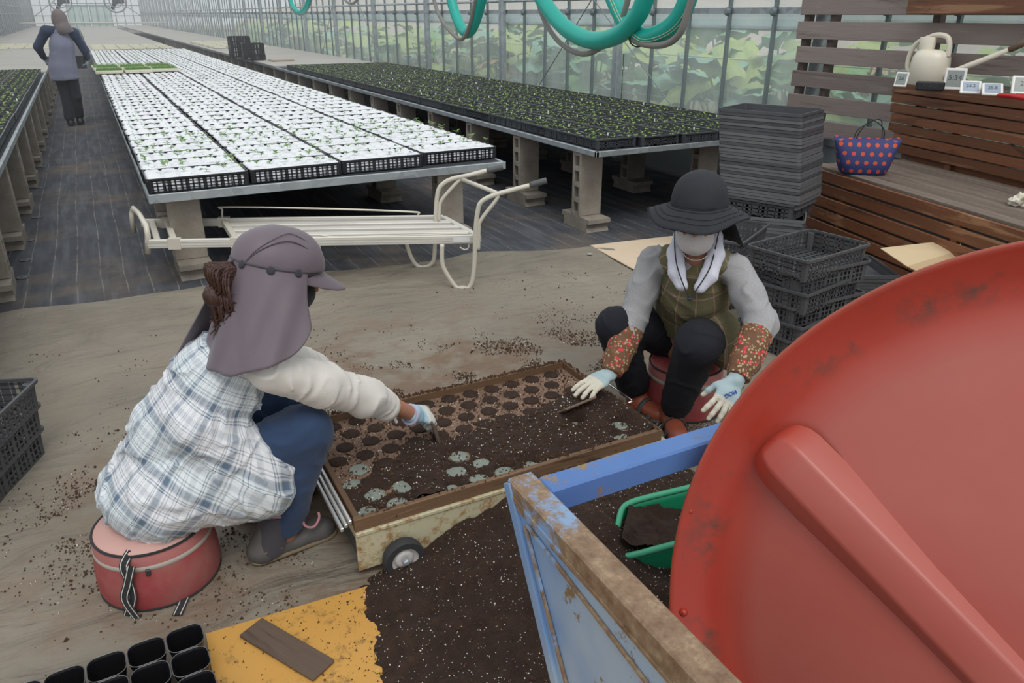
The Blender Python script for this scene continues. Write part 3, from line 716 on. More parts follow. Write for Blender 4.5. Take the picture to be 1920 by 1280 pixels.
def specks(name, fn, n, s0, s1, mat, parent=None, seed=0):
    r = random.Random(seed); mb = MB(); c = 0; tries = 0
    while c < n and tries < n * 8:
        tries += 1; p = fn(r)
        if p is None: continue
        s = r.uniform(s0, s1) * (1 if r.random() < .85 else 1.7); x, y, z = p; c += 1
        q = [(s, 0, 0), (-s * .6, s * .8, 0), (-s * .5, -s * .9, 0), (0, s * .1, s * 1.1), (0, 0, -s * .6)]
        a = r.uniform(0, 6.28); q = [(x + i * math.cos(a) - j * math.sin(a), y + i * math.sin(a) + j * math.cos(a), z + k + s * .4) for i, j, k in q]
        mb.add(q, [(0, 1, 3), (1, 2, 3), (2, 0, 3), (1, 0, 4), (2, 1, 4), (0, 2, 4)])
    return mb.ob(name, mat, parent)
# ---- potting cart
YP = NT('pale_yellow_rusty_paint'); v_ = YP.co('Object'); n_ = YP.noise(v_, 22, 8, .72); y_ = YP.sep(v_)[2]
scr = YP.vor(YP.co('Object', (1, 1, 3), (0, .9, 0)), 45, 'DISTANCE_TO_EDGE')
m_ = YP.ramp(n_, [(.50, 0), (.60, 1)]); sc_ = YP.math('MULTIPLY', YP.ramp(scr, [(.0, 1), (.05, 0)]), YP.ramp(YP.noise(v_, 5, 3), [(.42, 0), (.55, 1)]))
YP.set(YP.mix(YP.math('MAXIMUM', YP.math('MULTIPLY', m_, .85), sc_), (.52, .48, .32), YP.mix(n_, (.42, .22, .06), (.22, .11, .05))), .55); YP = YP.m
TW = wood('tan_tray_board', (.075, .04, .02), (.15, .085, .045), (.22, .13, .07), 'X', 1.0, .7)
CX0, CX1, CY0, CY1, CZ = .425, 1.50, 1.735, 2.375, .165
pc = root('potting_cart', (.96, 2.05, 0), 'low wheeled cart with rusty pale yellow side carrying the soil-filled tray', 'cart')
MB().box(((CX0 + CX1) / 2 + .01, CY0 + .004, .095), (CX1 - CX0 + .02, .008, .125), b=.002).ob('side_panel', YP, pc)
MB().box(((CX0 + CX1) / 2 + .01, CY0 + .02, CZ - .006), (CX1 - CX0 + .02, .05, .012), b=.002).ob('side_flange', YP, pc)
MB().box(((CX0 + CX1) / 2 + .01, CY1 - .004, .095), (CX1 - CX0 + .02, .008, .125)).ob('side_panel', YP, pc)
for x in (CX0 + .01, CX1): MB().box((x, (CY0 + CY1) / 2, .11), (.008, CY1 - CY0, .08)).ob('end_panel', plain('grimy_end_panel', (.05, .05, .048), .6), pc)
MB().box(((CX0 + CX1) / 2, (CY0 + CY1) / 2, CZ - .014), (CX1 - CX0, CY1 - CY0 - .02, .012)).ob('deck', YP, pc)
RUB = plain('black_rubber_tyre', (.03, .031, .033), .7); HUBW = plain('dusty_white_wheel', (.56, .53, .51), .5, var=.08)
def wheel(x, y, r=.061):
    w_ = MB().lathe([(r * .66, -.018), (r * .95, -.018), (r, -.010), (r, .010), (r * .95, .018), (r * .66, .018)], 28, (x, y, r), (0, -1, 0), cap=False).ob('wheel', RUB, pc, smooth=False, angle=50)
    MB().lathe([(r * .70, -.012), (r * .70, .012), (r * .62, .006), (r * .5, .004), (r * .42, .012), (r * .26, .014), (r * .16, .010), (0.001, .010)], 28, (x, y, r), (0, -1, 0), cap=False).ob('wheel_hub', HUBW, w_, world=False, angle=50)
    MB().lathe([(.010, 0), (.010, .022), (.006, .026), (.001, .026)], 10, (x, y - .004, r), (0, -1, 0)).ob('axle_nut', GALV, w_, world=False)
# wheels carry their hubs in world coordinates
wheel(.548, 1.700); wheel(1.43, 1.700, .056); wheel(.548, 2.41); wheel(1.43, 2.41)
MB().cyl((.548, 1.70, .061), (.548, 2.41, .061), .006).ob('axle', GALV, pc); MB().cyl((1.43, 1.70, .056), (1.43, 2.41, .056), .006).ob('axle', GALV, pc)
# tray on the cart
ty = root('potting_tray', (.96, 2.05, CZ), 'shallow wooden-edged tray of soil over round pot openings on the low cart', 'tray')
zt0, zt1 = CZ, CZ + .042
for k, (a, b) in enumerate((((CX0, CY0 + .012), (CX1, CY0 + .012)), ((CX0, CY1 - .01), (CX1, CY1 - .01)), ((CX1 - .008, CY0 + .02), (CX1 - .008, CY1 - .02)), ((CX0 + .012, CY0 + .02), (CX0 + .012, CY1 - .02)))):
    a, b = V((a[0], a[1], 0)), V((b[0], b[1], 0)); L = (b - a).length; m = (a + b) / 2
    MB().box((0, 0, 0), (L, .017, zt1 - zt0 + (.004 if k == 1 else 0)), b=.002).ob('edge_board', TW, ty, world=True, loc=(m.x, m.y, (zt0 + zt1) / 2 + .0), rot=(0, 0, math.atan2(b.y - a.y, b.x - a.x)))
for i in range(3): MB().box((CX0 - .010 - .012 * i, (CY0 + CY1) / 2 - .005, zt1 - .004 - .009 * i), (.010, CY1 - CY0 - .02, .012), b=.002).ob('metal_lip', plain('bright_aluminium', (.66, .66, .65), .3, .7), ty)
MB().tube(smoothpath([(CX1 + .003, 2.10, zt1 + .006), (CX1 + .02, 2.10, zt1 + .012), (CX1 + .022, 2.08, zt1 + .012), (CX1 + .022, 1.96, zt1 + .012), (CX1 + .02, 1.94, zt1 + .01), (CX1 + .003, 1.94, zt1 + .006)], 4), .004, 8).ob('handle', plain('chrome', (.7, .7, .7), .15, 1.0), ty, smooth=True)
PLATE = NT('soil_dusted_plate'); v_ = PLATE.co('World'); n_ = PLATE.noise(v_, 9, 8, .7)
PLATE.set(PLATE.mix(PLATE.math('MULTIPLY', PLATE.ramp(PLATE.noise(v_, 120, 4, .8), [(.45, 0), (.62, 1)]), .7), PLATE.ramp(n_, [(.35, (.26, .16, .105)), (.65, (.17, .10, .065))]), (.04, .022, .013)), .9); PLATE.bump(n_, .3, .004)
zp = CZ + .016
MB().box(((CX0 + CX1) / 2, (CY0 + CY1) / 2, zp - .004), (CX1 - CX0 - .02, CY1 - CY0 - .02, .006)).ob('cell_plate', PLATE.m, ty)
EMP = plain('empty_pale_green_cell', (.20, .23, .195), .6, var=.2)
cells = []
PXc, PYc = .0885, .0765
for j in range(8):
    for i in range(12):
        x = CX0 + .057 + PXc * (i + (.5 if j % 2 else 0)); y = CY0 + .055 + PYc * j
        if x < CX1 - .05: cells.append((x, y, i, j))
plug_me = MB().lathe([(.030, -.001), (.030, .0015), (.024, .003), (.0, .004)], 18, cap=False).me('soil_plug', SOIL, smooth=True)
emp_me = MB().lathe([(.031, 0), (.031, .0022), (.029, .0022), (.028, .0006), (0.0, .0006)], 20, cap=False).me('empty_cell', EMP)
holes = []
for x, y, i, j in cells:
    near = (j == 0 and random.random() < .8 and i < 8) or (j == 1 and i in (0, 1, 3, 4)) or (j == 2 and i in (0, 4, 9)) or (j <= 1 and i >= 10) or (j == 3 and i == 0)
    if near: holes.append((x, y)); link('empty_cell', emp_me, ty, loc=(x, y, zp), world=True)
    else: link('soil_plug', plug_me, ty, loc=(x, y, zp), scale=(1, 1, 1), world=True)
def tray_h(x, y):
    fx = (x - CX0) / (CX1 - CX0); fy = (y - CY0) / (CY1 - CY0)
    h = -.006 + .012 * h2(x, y, 9, 1.0) + .004 * h2(x, y, 30, 3)
    # far left half is swept clean, the near half and the right keep their soil
    sw = 1.25 * (fy - .46) - .35 * max(0, fx - .55)
    h += .020 * max(-1, min(1, -sw * 4)) + .003
    h += .035 * math.exp(-((x - 1.30) ** 2 / .03 + (y - 2.0) ** 2 / .02)) + .028 * math.exp(-((x - .80) ** 2 / .012 + (y - 2.01) ** 2 / .004))
    h += .03 * math.exp(-((x - CX1) ** 2 / .002)) * (fy < .9) + .012 * math.exp(-((y - CY1) ** 2 / .0008))
    for a, b in holes:
        d2 = (x - a) ** 2 + (y - b) ** 2
        if d2 < .004: h -= .05 * math.exp(-d2 / .0009) * (1.0 + .3 * math.sin(a * 90))
    return min(h, .040 + .004 * h2(x, y, 20, 5))
mb = MB(); mb.grid(lambda u, v: (CX0 + .022 + (CX1 - CX0 - .042) * u, CY0 + .022 + (CY1 - CY0 - .042) * v, zp + max(-.012, tray_h(CX0 + .022 + (CX1 - CX0 - .042) * u, CY0 + .022 + (CY1 - CY0 - .042) * v))), 170, 100)
tag(mb.ob('soil', SOIL, ty, smooth=True), kind='stuff')
def on_tray(r):
    x, y = r.uniform(CX0 + .03, CX1 - .03), r.uniform(CY0 + .03, CY1 - .03); return (x, y, zp + max(0, tray_h(x, y)))
tag(specks('perlite', on_tray, 1300, .0010, .0022, PERL, ty, 1), kind='stuff'); tag(specks('soil_crumbs', on_tray, 2200, .0018, .005, CRUMB, ty, 2), kind='stuff')
# crumbs lying on the edge boards
def on_edge(r):
    k = r.random()
    if k < .5: return (r.uniform(CX0, CX1), CY1 - .01 + r.uniform(-.008, .008), zt1 + .003)
    if k < .7: return (CX1 - .008 + r.uniform(-.008, .008), r.uniform(CY0, CY1), zt1)
    return (r.uniform(CX0, CX1), CY0 + .012 + r.uniform(-.008, .03), zt1 - (.0 if r.random() < .4 else .03))
tag(specks('edge_crumbs', on_edge, 900, .002, .005, CRUMB, ty, 3), kind='stuff')
# ---- soil heap
def heap_h(x, y):
    # footprint: left edge curves from (.32,1.36) to (.53,1.68)
    ex = .30 + .03 * h2(x, y, 5, 2) + .55 * max(0, y - 1.40) ** 1.4 * 1.2 + .25 * max(0, 1.15 - y) ** 2
    d = x - ex
    h = .26 * max(-.1, min(1, d / .75)) ** 1.0 if d > 0 else d * .6
    top = .055 + .115 * min(1, max(0, (x - .62) / .33))      # what the panel holds back
    h = min(h, top + .02 * h2(x, y, 6, 4)) if d > 0 else h
    h += .05 * math.exp(-((x - 1.02) ** 2 / .02 + (y - 1.45) ** 2 / .02)) + .13 * math.exp(-((x - .93) ** 2 / .012 + (y - 1.32) ** 2 / .016)) + .008 * h2(x, y, 14, 1)
    if x > 1.35: h -= (x - 1.35) * .6
    if y < .9: h -= (.9 - y) * .5
    return h
def heap_fn(u, v):
    x, y = .22 + 1.55 * u, .62 + 1.108 * v; return (x, y, max(-.004, heap_h(x, y) + .003 * h2(x, y, 60, 2)))
hp = MB(); hp.grid(heap_fn, 220, 160); hp = tag(hp.ob('soil_heap', SOIL, smooth=True), 'big heap of dark potting soil speckled white, spilled beside the potting cart', 'soil', kind='stuff')
def on_heap(r):
    x, y = r.uniform(.22, 1.7), r.uniform(.65, 1.72); h = heap_h(x, y)
    return (x, y, h) if h > 0 else None
tag(specks('perlite', on_heap, 3600, .0009, .0021, PERL, hp, 4), kind='stuff'); tag(specks('soil_crumbs', on_heap, 3500, .0016, .0042, CRUMB, hp, 5), kind='stuff')
# soil strewn on the canvas
def strewn(r):
    k = r.random()
    if k < .45: x, y = r.gauss(1.15, .42), r.gauss(2.78, .22)
    elif k < .60: x, y = r.gauss(1.9, .25), r.gauss(2.6, .3)
    elif k < .72: x, y = r.gauss(-.12, .16), r.gauss(2.45, .22)
    elif k < .85: x, y = r.gauss(1.75, .25), r.gauss(1.75, .2)
    elif k < .92: x, y = r.gauss(.25, .2), r.gauss(2.1, .3)
    else: x, y = r.uniform(-.5, 2.8), r.uniform(1.6, 4)
    if CX0 - .03 < x < CX1 + .03 and CY0 - .02 < y < CY1 + .02: return None
    if h2(x, y, 7, 3) < -.1 + .5 * r.random(): return None
    if y < .8: return None
    return (x, y, tarp_z(x, y))
tag(tag(specks('strewn_soil', strewn, 14000, .0009, .0042, CRUMB, None, 6), 'dark soil crumbs scattered over the canvas around the workers', 'soil'), kind='stuff')
tag(tag(specks('strewn_perlite', strewn, 1500, .0010, .0024, PERL, None, 7), 'tiny white perlite grains scattered over the canvas', 'perlite'), kind='stuff')
# ---- orange board with trowel board
OR = NT('worn_orange_board'); v_ = OR.co('World'); n_ = OR.noise(v_, 16, 8, .75)
OR.set(OR.mix(OR.ramp(n_, [(.54, 0), (.66, .9)]), OR.mix(OR.noise(v_, 3, 4), (.50, .25, .045), (.62, .34, .085)), (.17, .095, .04)), .55); OR.bump(n_, .2, .002)
p4 = [G(388, 1196), G(752, 1088), V((1.3, 1.60, 0)), V((1.3, .7, 0)), V((-.03, .75, 0))]
mb = MB(); mb.prism([(p.x, p.y) for p in p4][::-1], .006, .016); tag(mb.ob('orange_board', OR.m), 'worn orange-painted board under the near edge of the soil heap', 'board')
def on_board(r):
    x, y = r.uniform(.0, .5), r.uniform(1.3, 1.68)
    if y > 1.72 - .09 * x: return None
    if r.random() < .7 and x < .18 + .2 * r.random(): return None
    return (x, y, .016)
tag(tag(specks('board_crumbs', on_board, 420, .0008, .003, CRUMB, None, 8), 'loose soil crumbs scattered over the orange board', 'soil'), kind='stuff')
TRW = wood('worn_trowel_wood', (.085, .055, .038), (.16, .108, .075), (.22, .155, .11), 'X', .8, .65)
def trowel(c, ex, ey, lab, th=.010, parent=None):
    """flat board: c centre, ex/ey half axes"""
    ex, ey = V(ex), V(ey); ez = ex.cross(ey).normalized(); ux, uy = ex.normalized(), ey.normalized()
    o = MB().box((0, 0, 0), (ex.length * 2, ey.length * 2, th), b=.003).ob('scraper_board', TRW)
    m = Matrix(((ux.x, uy.x, ez.x, c[0]), (ux.y, uy.y, ez.y, c[1]), (ux.z, uy.z, ez.z, c[2]), (0, 0, 0, 1))); o.matrix_world = m
    return tag(o, lab, 'board')
a, b, c, d = G(444, 1190, .026), G(492, 1159, .026), G(627, 1234, .026), G(590, 1274, .026)
cc = (a + b + c + d) / 4; trowel((cc.x, cc.y, .0225), ((c + d - a - b) / 4), ((b + c - a - d) / 4), 'small brown wooden scraper board lying on the orange board')
# ---- big black cell pots, lower left
BP = plain('glossy_black_pot', (.006, .006, .007), .35, var=.3)
A = G(347, 1196, .085); B = G(275, 1222, .085); C_ = G(357.5, 1240, .085); e1 = B - A; e2 = C_ - A
s1, s2 = e1.length, e2.length; ang = math.atan2(-e1.y, -e1.x)
bt = root('black_pot_tray', (A.x, A.y, 0), 'empty glossy black multi-cell pot tray in the near left corner', 'tray')
def sq(lx, ly, r, z): return [(x, y, z) for x, y in rrect(lx, ly, r, 4)]
rings = [sq(s1 * .62, s2 * .62, .016, .0), sq(s1 * .97, s2 * .97, .026, .085), sq(s1 * .95, s2 * .95, .025, .0855), sq(s1 * .90, s2 * .90, .023, .080), sq(s1 * .58, s2 * .58, .014, .004)]
vs = sum(rings, []); N = len(rings[0]); fs = [(k * N + i, k * N + (i + 1) % N, (k + 1) * N + (i + 1) % N, (k + 1) * N + i) for k in range(4) for i in range(N)] + [tuple(range(4 * N, 5 * N))]
cell = mesh('cell', vs, fs, BP)
MB().tube([V(p) for p in sq(s1 * .955, s2 * .955, .025, .0862)], .0009, 4, closed=True)
rimm = MB().tube([V(p) for p in sq(s1 * .955, s2 * .955, .025, .0862)], .0011, 4, closed=True).me('cell_rim', plain('grey_worn_rim', (.11, .11, .115), .4))
for i in range(6):
    for j in range(4):
        P = A + e1 * i + e2 * j; o = link('cell', cell, bt, loc=(P.x, P.y, 0), rot=(0, 0, ang), world=True); link('cell_rim', rimm, o)
# ---- padded round stools
def fabric(name, col, var=.12, bump=.25, bs=220, rough=.85):
    t = NT(name); v = t.co('Object'); n = t.noise(v, 7, 6, .6)
    t.set(t.mix(n, tuple(c * (1 - var) for c in col), tuple(min(1, c * (1 + var)) for c in col)), rough, Sheen_Weight=.15); t.bump(t.math('ADD', t.noise(v, bs, 2), t.math('MULTIPLY', n, 3.)), bump, .003); return t.m
REDV = NT('dusty_red_vinyl'); v_ = REDV.co('Object'); z_ = REDV.sep(v_)[2]
REDV.set(REDV.mix(REDV.ramp(REDV.noise(v_, 6, 6, .65), [(.4, 0), (.75, .7)]), (.34, .055, .06), (.36, .20, .165)), .5); REDV = REDV.m
PNK = plain('faded_pink_vinyl', (.56, .33, .29), .6, var=.08, scale=5); BLKW = fabric('black_webbing', (.018, .018, .02)); WHT = plain('white_thread', (.62, .62, .58), .7); ZIP = plain('grey_zip', (.42, .38, .33), .5)
def stool(name, c, r, h, label, top_mat, straps=True, ang=0):
    s = root(name, c, label, 'stool')
    def ob(nm, mb, m, sm=True): return mb.ob(nm, m, s, smooth=sm, world=False)
    ob('side_wall', MB().lathe([(r * 1.02, 0), (r * 1.06, h * .15), (r * 1.05, h * .45), (r * 1.0, h * .72)], 48, cap=False), REDV)
    ob('upper_band', MB().lathe([(r * 1.0, h * .78), (r * .99, h * .9), (r * .965, h * .97)], 48, cap=False), plain('faded_red_vinyl', (.44, .16, .15), .55, var=.15))
    ob('zip', MB().lathe([(r * 1.0, h * .71), (r * 1.015, h * .73), (r * 1.015, h * .77), (r * 1.0, h * .79)], 48, cap=False), ZIP)
    ob('cushion_top', MB().lathe([(r * .965, h * .965), (r * .93, h * 1.0), (r * .6, h * 1.04), (.001, h * 1.05)], 48, cap=False), top_mat)
    ob('top_piping', MB().tube([(r * .972 * math.cos(a), r * .972 * math.sin(a), h * .975) for a in np.linspace(0, 6.2832, 48, endpoint=False)], .004, 6, closed=True), BLKW)
    ob('bottom_piping', MB().tube([(r * 1.03 * math.cos(a), r * 1.03 * math.sin(a), .005) for a in np.linspace(0, 6.2832, 48, endpoint=False)], .004, 6, closed=True), BLKW)
    ob('base', MB().lathe([(r, .0), (r, .004)], 32), BLKW)
    MB().box((0, 0, 0), (.012, .008, .02), b=.002).ob('zip_pull', DARK, s, world=False, loc=((r * 1.03) * math.cos(ang + .35), r * 1.03 * math.sin(ang + .35), h * .70))
    return s
def strap(pts, wd, parent, nrm, world=True):
    """webbing ribbon with a white line near either edge"""
    pts = smoothpath(pts, 5)
    def rib(off, w_, th, nm, mat):
        vs = []; N = len(pts)
        for i, p in enumerate(pts):
            t = (pts[min(i + 1, N - 1)] - pts[max(i - 1, 0)]).normalized(); n = V(nrm[min(len(nrm) - 1, int(i / N * len(nrm)))]).normalized(); s_ = t.cross(n).normalized(); n = s_.cross(t)
            for a in (-1, 1):
                for b in (-1, 1): vs.append(p + s_ * (off + a * w_ / 2) + n * (b * th / 2))
        fs = []
        for i in range(N - 1):
            for q in ((0, 1), (1, 3), (3, 2), (2, 0)): fs.append((i * 4 + q[0], i * 4 + q[1], i * 4 + 4 + q[1], i * 4 + 4 + q[0]))
        return MB().add(vs, fs).ob(nm, mat, parent, world=world)
    rib(0, wd, .002, 'strap', BLKW)
    for s_ in (-1, 1): rib(s_ * wd * .33, wd * .09, .0032, 'strap_stripe', WHT)
sA = stool('round_stool', (-.075, 2.03, .006), .155, .185, 'dusty red and pink round padded stool under the woman in the plaid apron', PNK, ang=math.radians(-120))
def on_stool(a, z, off=.006): r_ = .155 * 1.055 + off; return V((-.075 + r_ * math.cos(a), 2.03 + r_ * math.sin(a), z))
a0 = math.radians(-118)
strap([on_stool(a0 + .05, .192, -.03), on_stool(a0, .172), on_stool(a0 + .02, .12), on_stool(a0 + .03, .07, .012), on_stool(a0 - .1, .012, .016)], .024, sA, [(math.cos(a0), math.sin(a0), 0)])
strap([on_stool(a0 + .12, .172, .008), on_stool(a0 + .02, .12, .014), on_stool(a0 - .06, .07, .02), on_stool(a0 + .06, .012, .024)], .022, sA, [(math.cos(a0), math.sin(a0), 0)])
p0 = G(348, 1118, .012); p1 = G(332, 1153, .012); strap([p0.lerp(p1, -.6), p0, p1], .026, sA, [(0, 0, 1)])
sB = stool('round_stool', (1.93, 2.13, .006), .150, .205, 'red round padded stool under the woman in the dark hat', REDV)
strap([(1.80, 2.07, .16), (1.775, 2.05, .1), (1.76, 2.04, .03), (1.70, 2.02, .012)], .024, sB, [(-1, -.4, .2)])
# ---- blue frame
BL = NT('chipped_blue_paint'); v_ = BL.co('World'); n_ = BL.noise(v_, 14, 9, .72); big = BL.noise(v_, 3.5, 4)
blue = BL.mix(big, (.050, .135, .38), (.12, .24, .52)); m_ = BL.ramp(n_, [(.585, 0), (.63, 1)])
BL.set(BL.mix(m_, blue, BL.mix(BL.noise(v_, 40, 4), (.36, .27, .16), (.17, .10, .055))), .42, .0); BL.bump(m_, .4, -.001)
BR = NT('rusted_blue_top'); v_ = BR.co('World'); n_ = BR.noise(v_, 9, 9, .72); y_ = BR.sep(v_)[1]
thr = BR.math('ADD', n_, BR.ramp(y_, [(.55, -.12), (.8, -.04), (1.0, .06)])); thr = BR.math('ADD', n_, BR.math('MULTIPLY', BR.math('SUBTRACT', y_, .80), .42))
pale = BR.mix(BR.noise(v_, 5, 3), (.15, .27, .50), (.30, .40, .50)); rust = BR.ramp(BR.noise(v_, 38, 8, .7), [(.3, (.13, .07, .035)), (.55, (.25, .165, .10)), (.72, (.40, .31, .19))])
BR.set(BR.mix(BR.ramp(thr, [(.53, 0), (.60, 1)]), rust, pale), .5); BR.bump(BR.noise(v_, 38, 8, .7), .3, .002)
BS = NT('scratched_pale_blue_sheet'); v_ = BS.co('World'); n_ = BS.noise(v_, 11, 9, .7); big = BS.noise(v_, 3, 3)
BS.set(BS.mix(BS.ramp(n_, [(.60, 0), (.64, 1)]), BS.mix(BS.ramp(big, [(.4, 0), (.6, 1)]), (.33, .42, .52), (.17, .29, .50)), (.20, .13, .06)), .45); BL, BR, BS = BL.m, BR.m, BS.m
fr = root('blue_steel_frame', (.53, .9, 0), 'chipped blue steel frame in front of the soil heap around the red dish', 'frame')
K = V((.547, .978, .725))
MB().box((.547, .45, .725), (.05, 1.106, .05), b=.004).ob('top_bar', BR, fr)
MB().box((1.10, .955, .725), (1.06, .05, .05), b=.004).ob('cross_bar', BL, fr)
MB().box((1.625, .45, .725), (.05, 1.06, .05), b=.004).ob('top_bar', BL, fr); MB().box((1.085, -.105, .725), (1.03, .05, .05), b=.004).ob('cross_bar', BL, fr)
px_ = .526
mb = MB(); mb.add([(px_, 1.00, .72), (px_, -.1, .72), (px_, .15, .06), (px_, .59, .06), (px_ + .004, 1.00, .72), (px_ + .004, -.1, .72), (px_ + .004, .15, .06), (px_ + .004, .59, .06)],
       [(0, 1, 2, 3), (7, 6, 5, 4), (0, 3, 7, 4), (1, 0, 4, 5), (2, 1, 5, 6), (3, 2, 6, 7)]); mb.ob('side_sheet', BS, fr)
def yz(px, py): p = PXP(px, py, px_ - .004); return p
for (a, b, wd, nm) in (((952, 905), (1046, 1300), .022, 'edge_strip'), ((984, 985), (1066, 1300), .006, 'seam_rib'), ((988, 985), (1235, 1310), .005, 'seam_rib'), ((960, 930), (1300, 1330), .006, 'seam_rib')):
    a, b = yz(*a), yz(*b); d = (b - a); b = b + d * (.9 if nm == 'edge_strip' else .25)
    if b.z < .05: b = a + (b - a) * ((a.z - .05) / (a.z - b.z))
    mb = MB(); mb.beam(a, b, .008 if wd > .01 else .005, wd, upv=(0, 1, .01)); mb.ob(nm, BS if wd > .01 else BR, fr)
for x, y in ((.547, .53), (.547, .2), (1.62, .53), (1.62, .2)):
    MB().beam((x, y + (.3 if y > .4 else -.22), .70), (x, y, .0), .035, .035, bv=.003, upv=(1, 0, 0)).ob('leg', BR if x < 1 else BL, fr)
# ---- big red dish
RD = NT('worn_red_enamel'); v_ = RD.co('Object'); x_, y_, z_ = RD.sep(v_); rr = RD.n('ShaderNodeVectorMath', operation='LENGTH'); cmb = RD.n('ShaderNodeCombineXYZ'); RD.L(x_, cmb.inputs[0]); RD.L(y_, cmb.inputs[1]); RD.L(cmb.outputs[0], rr.inputs[0]); rad = rr.outputs['Value']
n_ = RD.noise(v_, 2.4, 6, .6); base = RD.mix(n_, (.34, .024, .010), (.44, .045, .022))
fade = RD.math('MULTIPLY', RD.ramp(RD.math('MULTIPLY', rad, 1.5), [(.74, 1), (.86, 0)]), RD.ramp(n_, [(.3, .65), (.7, 1)]))
base = RD.mix(fade, base, (.40, .105, .080))
grime = RD.math('MULTIPLY', RD.ramp(RD.noise(RD.co('Object', (1, 1, 1)), 5, 8, .75), [(.50, 0), (.60, 1)]), RD.ramp(rad, [(.555, 0), (.59, 1), (.632, .3)]))
base = RD.mix(RD.math('MULTIPLY', grime, .8), base, (.07, .045, .03))
base = RD.mix(RD.math('MULTIPLY', RD.ramp(rad, [(.638, 0), (.646, .8)]), RD.noise(v_, 30, 5)), base, (.22, .11, .06))
RD.set(base, RD.ramp(n_, [(.3, .38), (.7, .5)]), Coat_Weight=.15, Coat_Roughness=.25); RD.bump(RD.noise(v_, 5, 3), .12, .02)
DC = V((1.124, .31, .621)); DN = V((-.83, -.46, .33)).normalized(); R_ = .647
dsh = root('red_mixer_dish', DC, 'huge round red enamelled mixer dish with raised bar filling the near right corner', 'mixer')
q = V((0, 0, 1)).rotation_difference(DN); dsh.rotation_mode = 'QUATERNION'; dsh.rotation_quaternion = q
prof = [(R_ - .004, -.05), (R_ + .0, -.004), (R_ - .002, .001), (R_ - .006, .001), (R_ - .012, -.006), (R_ - .045, -.032), (R_ - .075, -.050), (R_ - .115, -.052), (.45, -.030), (.25, -.012), (.06, -.004), (.001, -.004)]
MB().lathe(prof, 128, cap=False).ob('dish', RD.m, dsh, world=False, smooth=True)
MB().lathe([(R_ - .004, -.05), (R_ - .06, -.12), (.3, -.16), (.001, -.16)], 96, cap=False).ob('dish_back', RD.m, dsh, world=False, smooth=True)
# raised bar, in the dish's own plane
inv = q.inverted()
def inplane(px, py):
    r = ray(px, py); Cc = V((0, 0, H)); t = (DC - Cc).dot(DN) / r.dot(DN); return inv @ (Cc + r * t - DC)
a, b = inplane(1478, 868), inplane(1900, 1300); a.z = b.z = 0; d = (b - a).normalized(); s_ = V((-d.y, d.x, 0)); b = b + d * .45; L = (b - a).length
sec = [(-.066, -.030), (-.030, .012), (.030, .012), (.066, -.030)]
vs = []; steps = [(-.052, .0, -.03), (-.046, .55, -.02), (-.036, .8, -.004), (-.018, .95, 0), (0.0, 1, 0), (L * .25, 1, 0), (L * .5, 1, 0), (L * .75, 1, 0), (L, 1, 0)]
for t, k, dz in steps:
    for u, h in sec: p = a + d * t + s_ * u * (k * .9 + .1); vs.append((p.x, p.y, (h + .03) * k - .030))
m = len(sec); fs = [(i * m + j, i * m + j + 1, (i + 1) * m + j + 1, (i + 1) * m + j) for i in range(len(steps) - 1) for j in range(m - 1)]
o = MB().add(vs, fs).ob('raised_bar', RD.m, dsh, world=False, smooth=True); mm = o.modifiers.new('s', 'BEVEL'); mm.width = .006; mm.segments = 3; mm.limit_method = 'ANGLE'; mm.angle_limit = .3
for px, py in ((1300, 905), (1289, 960), (1277, 1152)):
    p = inplane(px, py); MB().lathe([(.008, -.012), (.007, -.005), (.003, -.002), (.001, -.002)], 12, (p.x, p.y, -.005), cap=False).ob('rivet', RD.m, dsh, world=False, smooth=True)
MB().cyl((0, 0, -.16), (0, 0, -.34), .03, n=16).ob('axle', GALV, dsh, world=False)
st = root('mixer_stand', (1.45, .5, 0), None, None); COL.objects.unlink(st); bpy.data.objects.remove(st)
P = DC - DN * .33
MB().beam((P.x, P.y, 0), (P.x, P.y, P.z), .06, .06, upv=(1, 0, 0)).ob('stand_post', BL, fr); MB().box((P.x, P.y, .012), (.3, .3, .024)).ob('stand_base', BL, fr)
# ---- green scoop tub
GRN = plain('green_plastic', (.012, .27, .13), .38, var=.08, scale=4); GRL = plain('green_rim_plastic', (.05, .34, .19), .4, var=.08)
zr = .235; A0, A1 = G(1145, 1052, zr), G(1272, 1018, zr); B0 = G(1168, 927, zr + .03); ed = (A1 - A0).normalized(); wd = B0 - A0
gt = root('green_scoop', (A0.x + .15, A0.y + .1, 0), 'bright green plastic tub scoop half buried in soil inside the blue frame', 'scoop')
a0 = A0; a1 = A0 + ed * .42; b0 = V((B0.x, B0.y, zr)); b1 = b0 + ed * .40
bot = [V((p.x, p.y, .03)).lerp(V(((a0.x + b1.x) / 2, (a0.y + b1.y) / 2, .03)), .26) for p in (a0, a1, b1, b0)]; top = [a0, a1, b1, b0]
def bil(c, u, v): return c[0] * (1 - u) * (1 - v) + c[1] * u * (1 - v) + c[2] * u * v + c[3] * (1 - u) * v
NU = 64; loop = []
for k in range(NU):
    t = k / NU * 4; i = int(t); f = t - i; uv = [(f, 0), (1, f), (1 - f, 1), (0, 1 - f)][i]
    u, v = uv[0] * 2 - 1, uv[1] * 2 - 1; m_ = max(abs(u), abs(v)); kk = (abs(u) ** 8 + abs(v) ** 8) ** .125; loop.append(((u / kk * m_ + 1) / 2, (v / kk * m_ + 1) / 2))
NZ = 8; vs = []
for z in range(NZ + 1):
    for u, v in loop:
        f = z / NZ; g = f ** .45; P = bil(bot, u, v).lerp(bil(top, u, v), g); vs.append((P.x, P.y, bot[0].z + (zr - bot[0].z) * f))
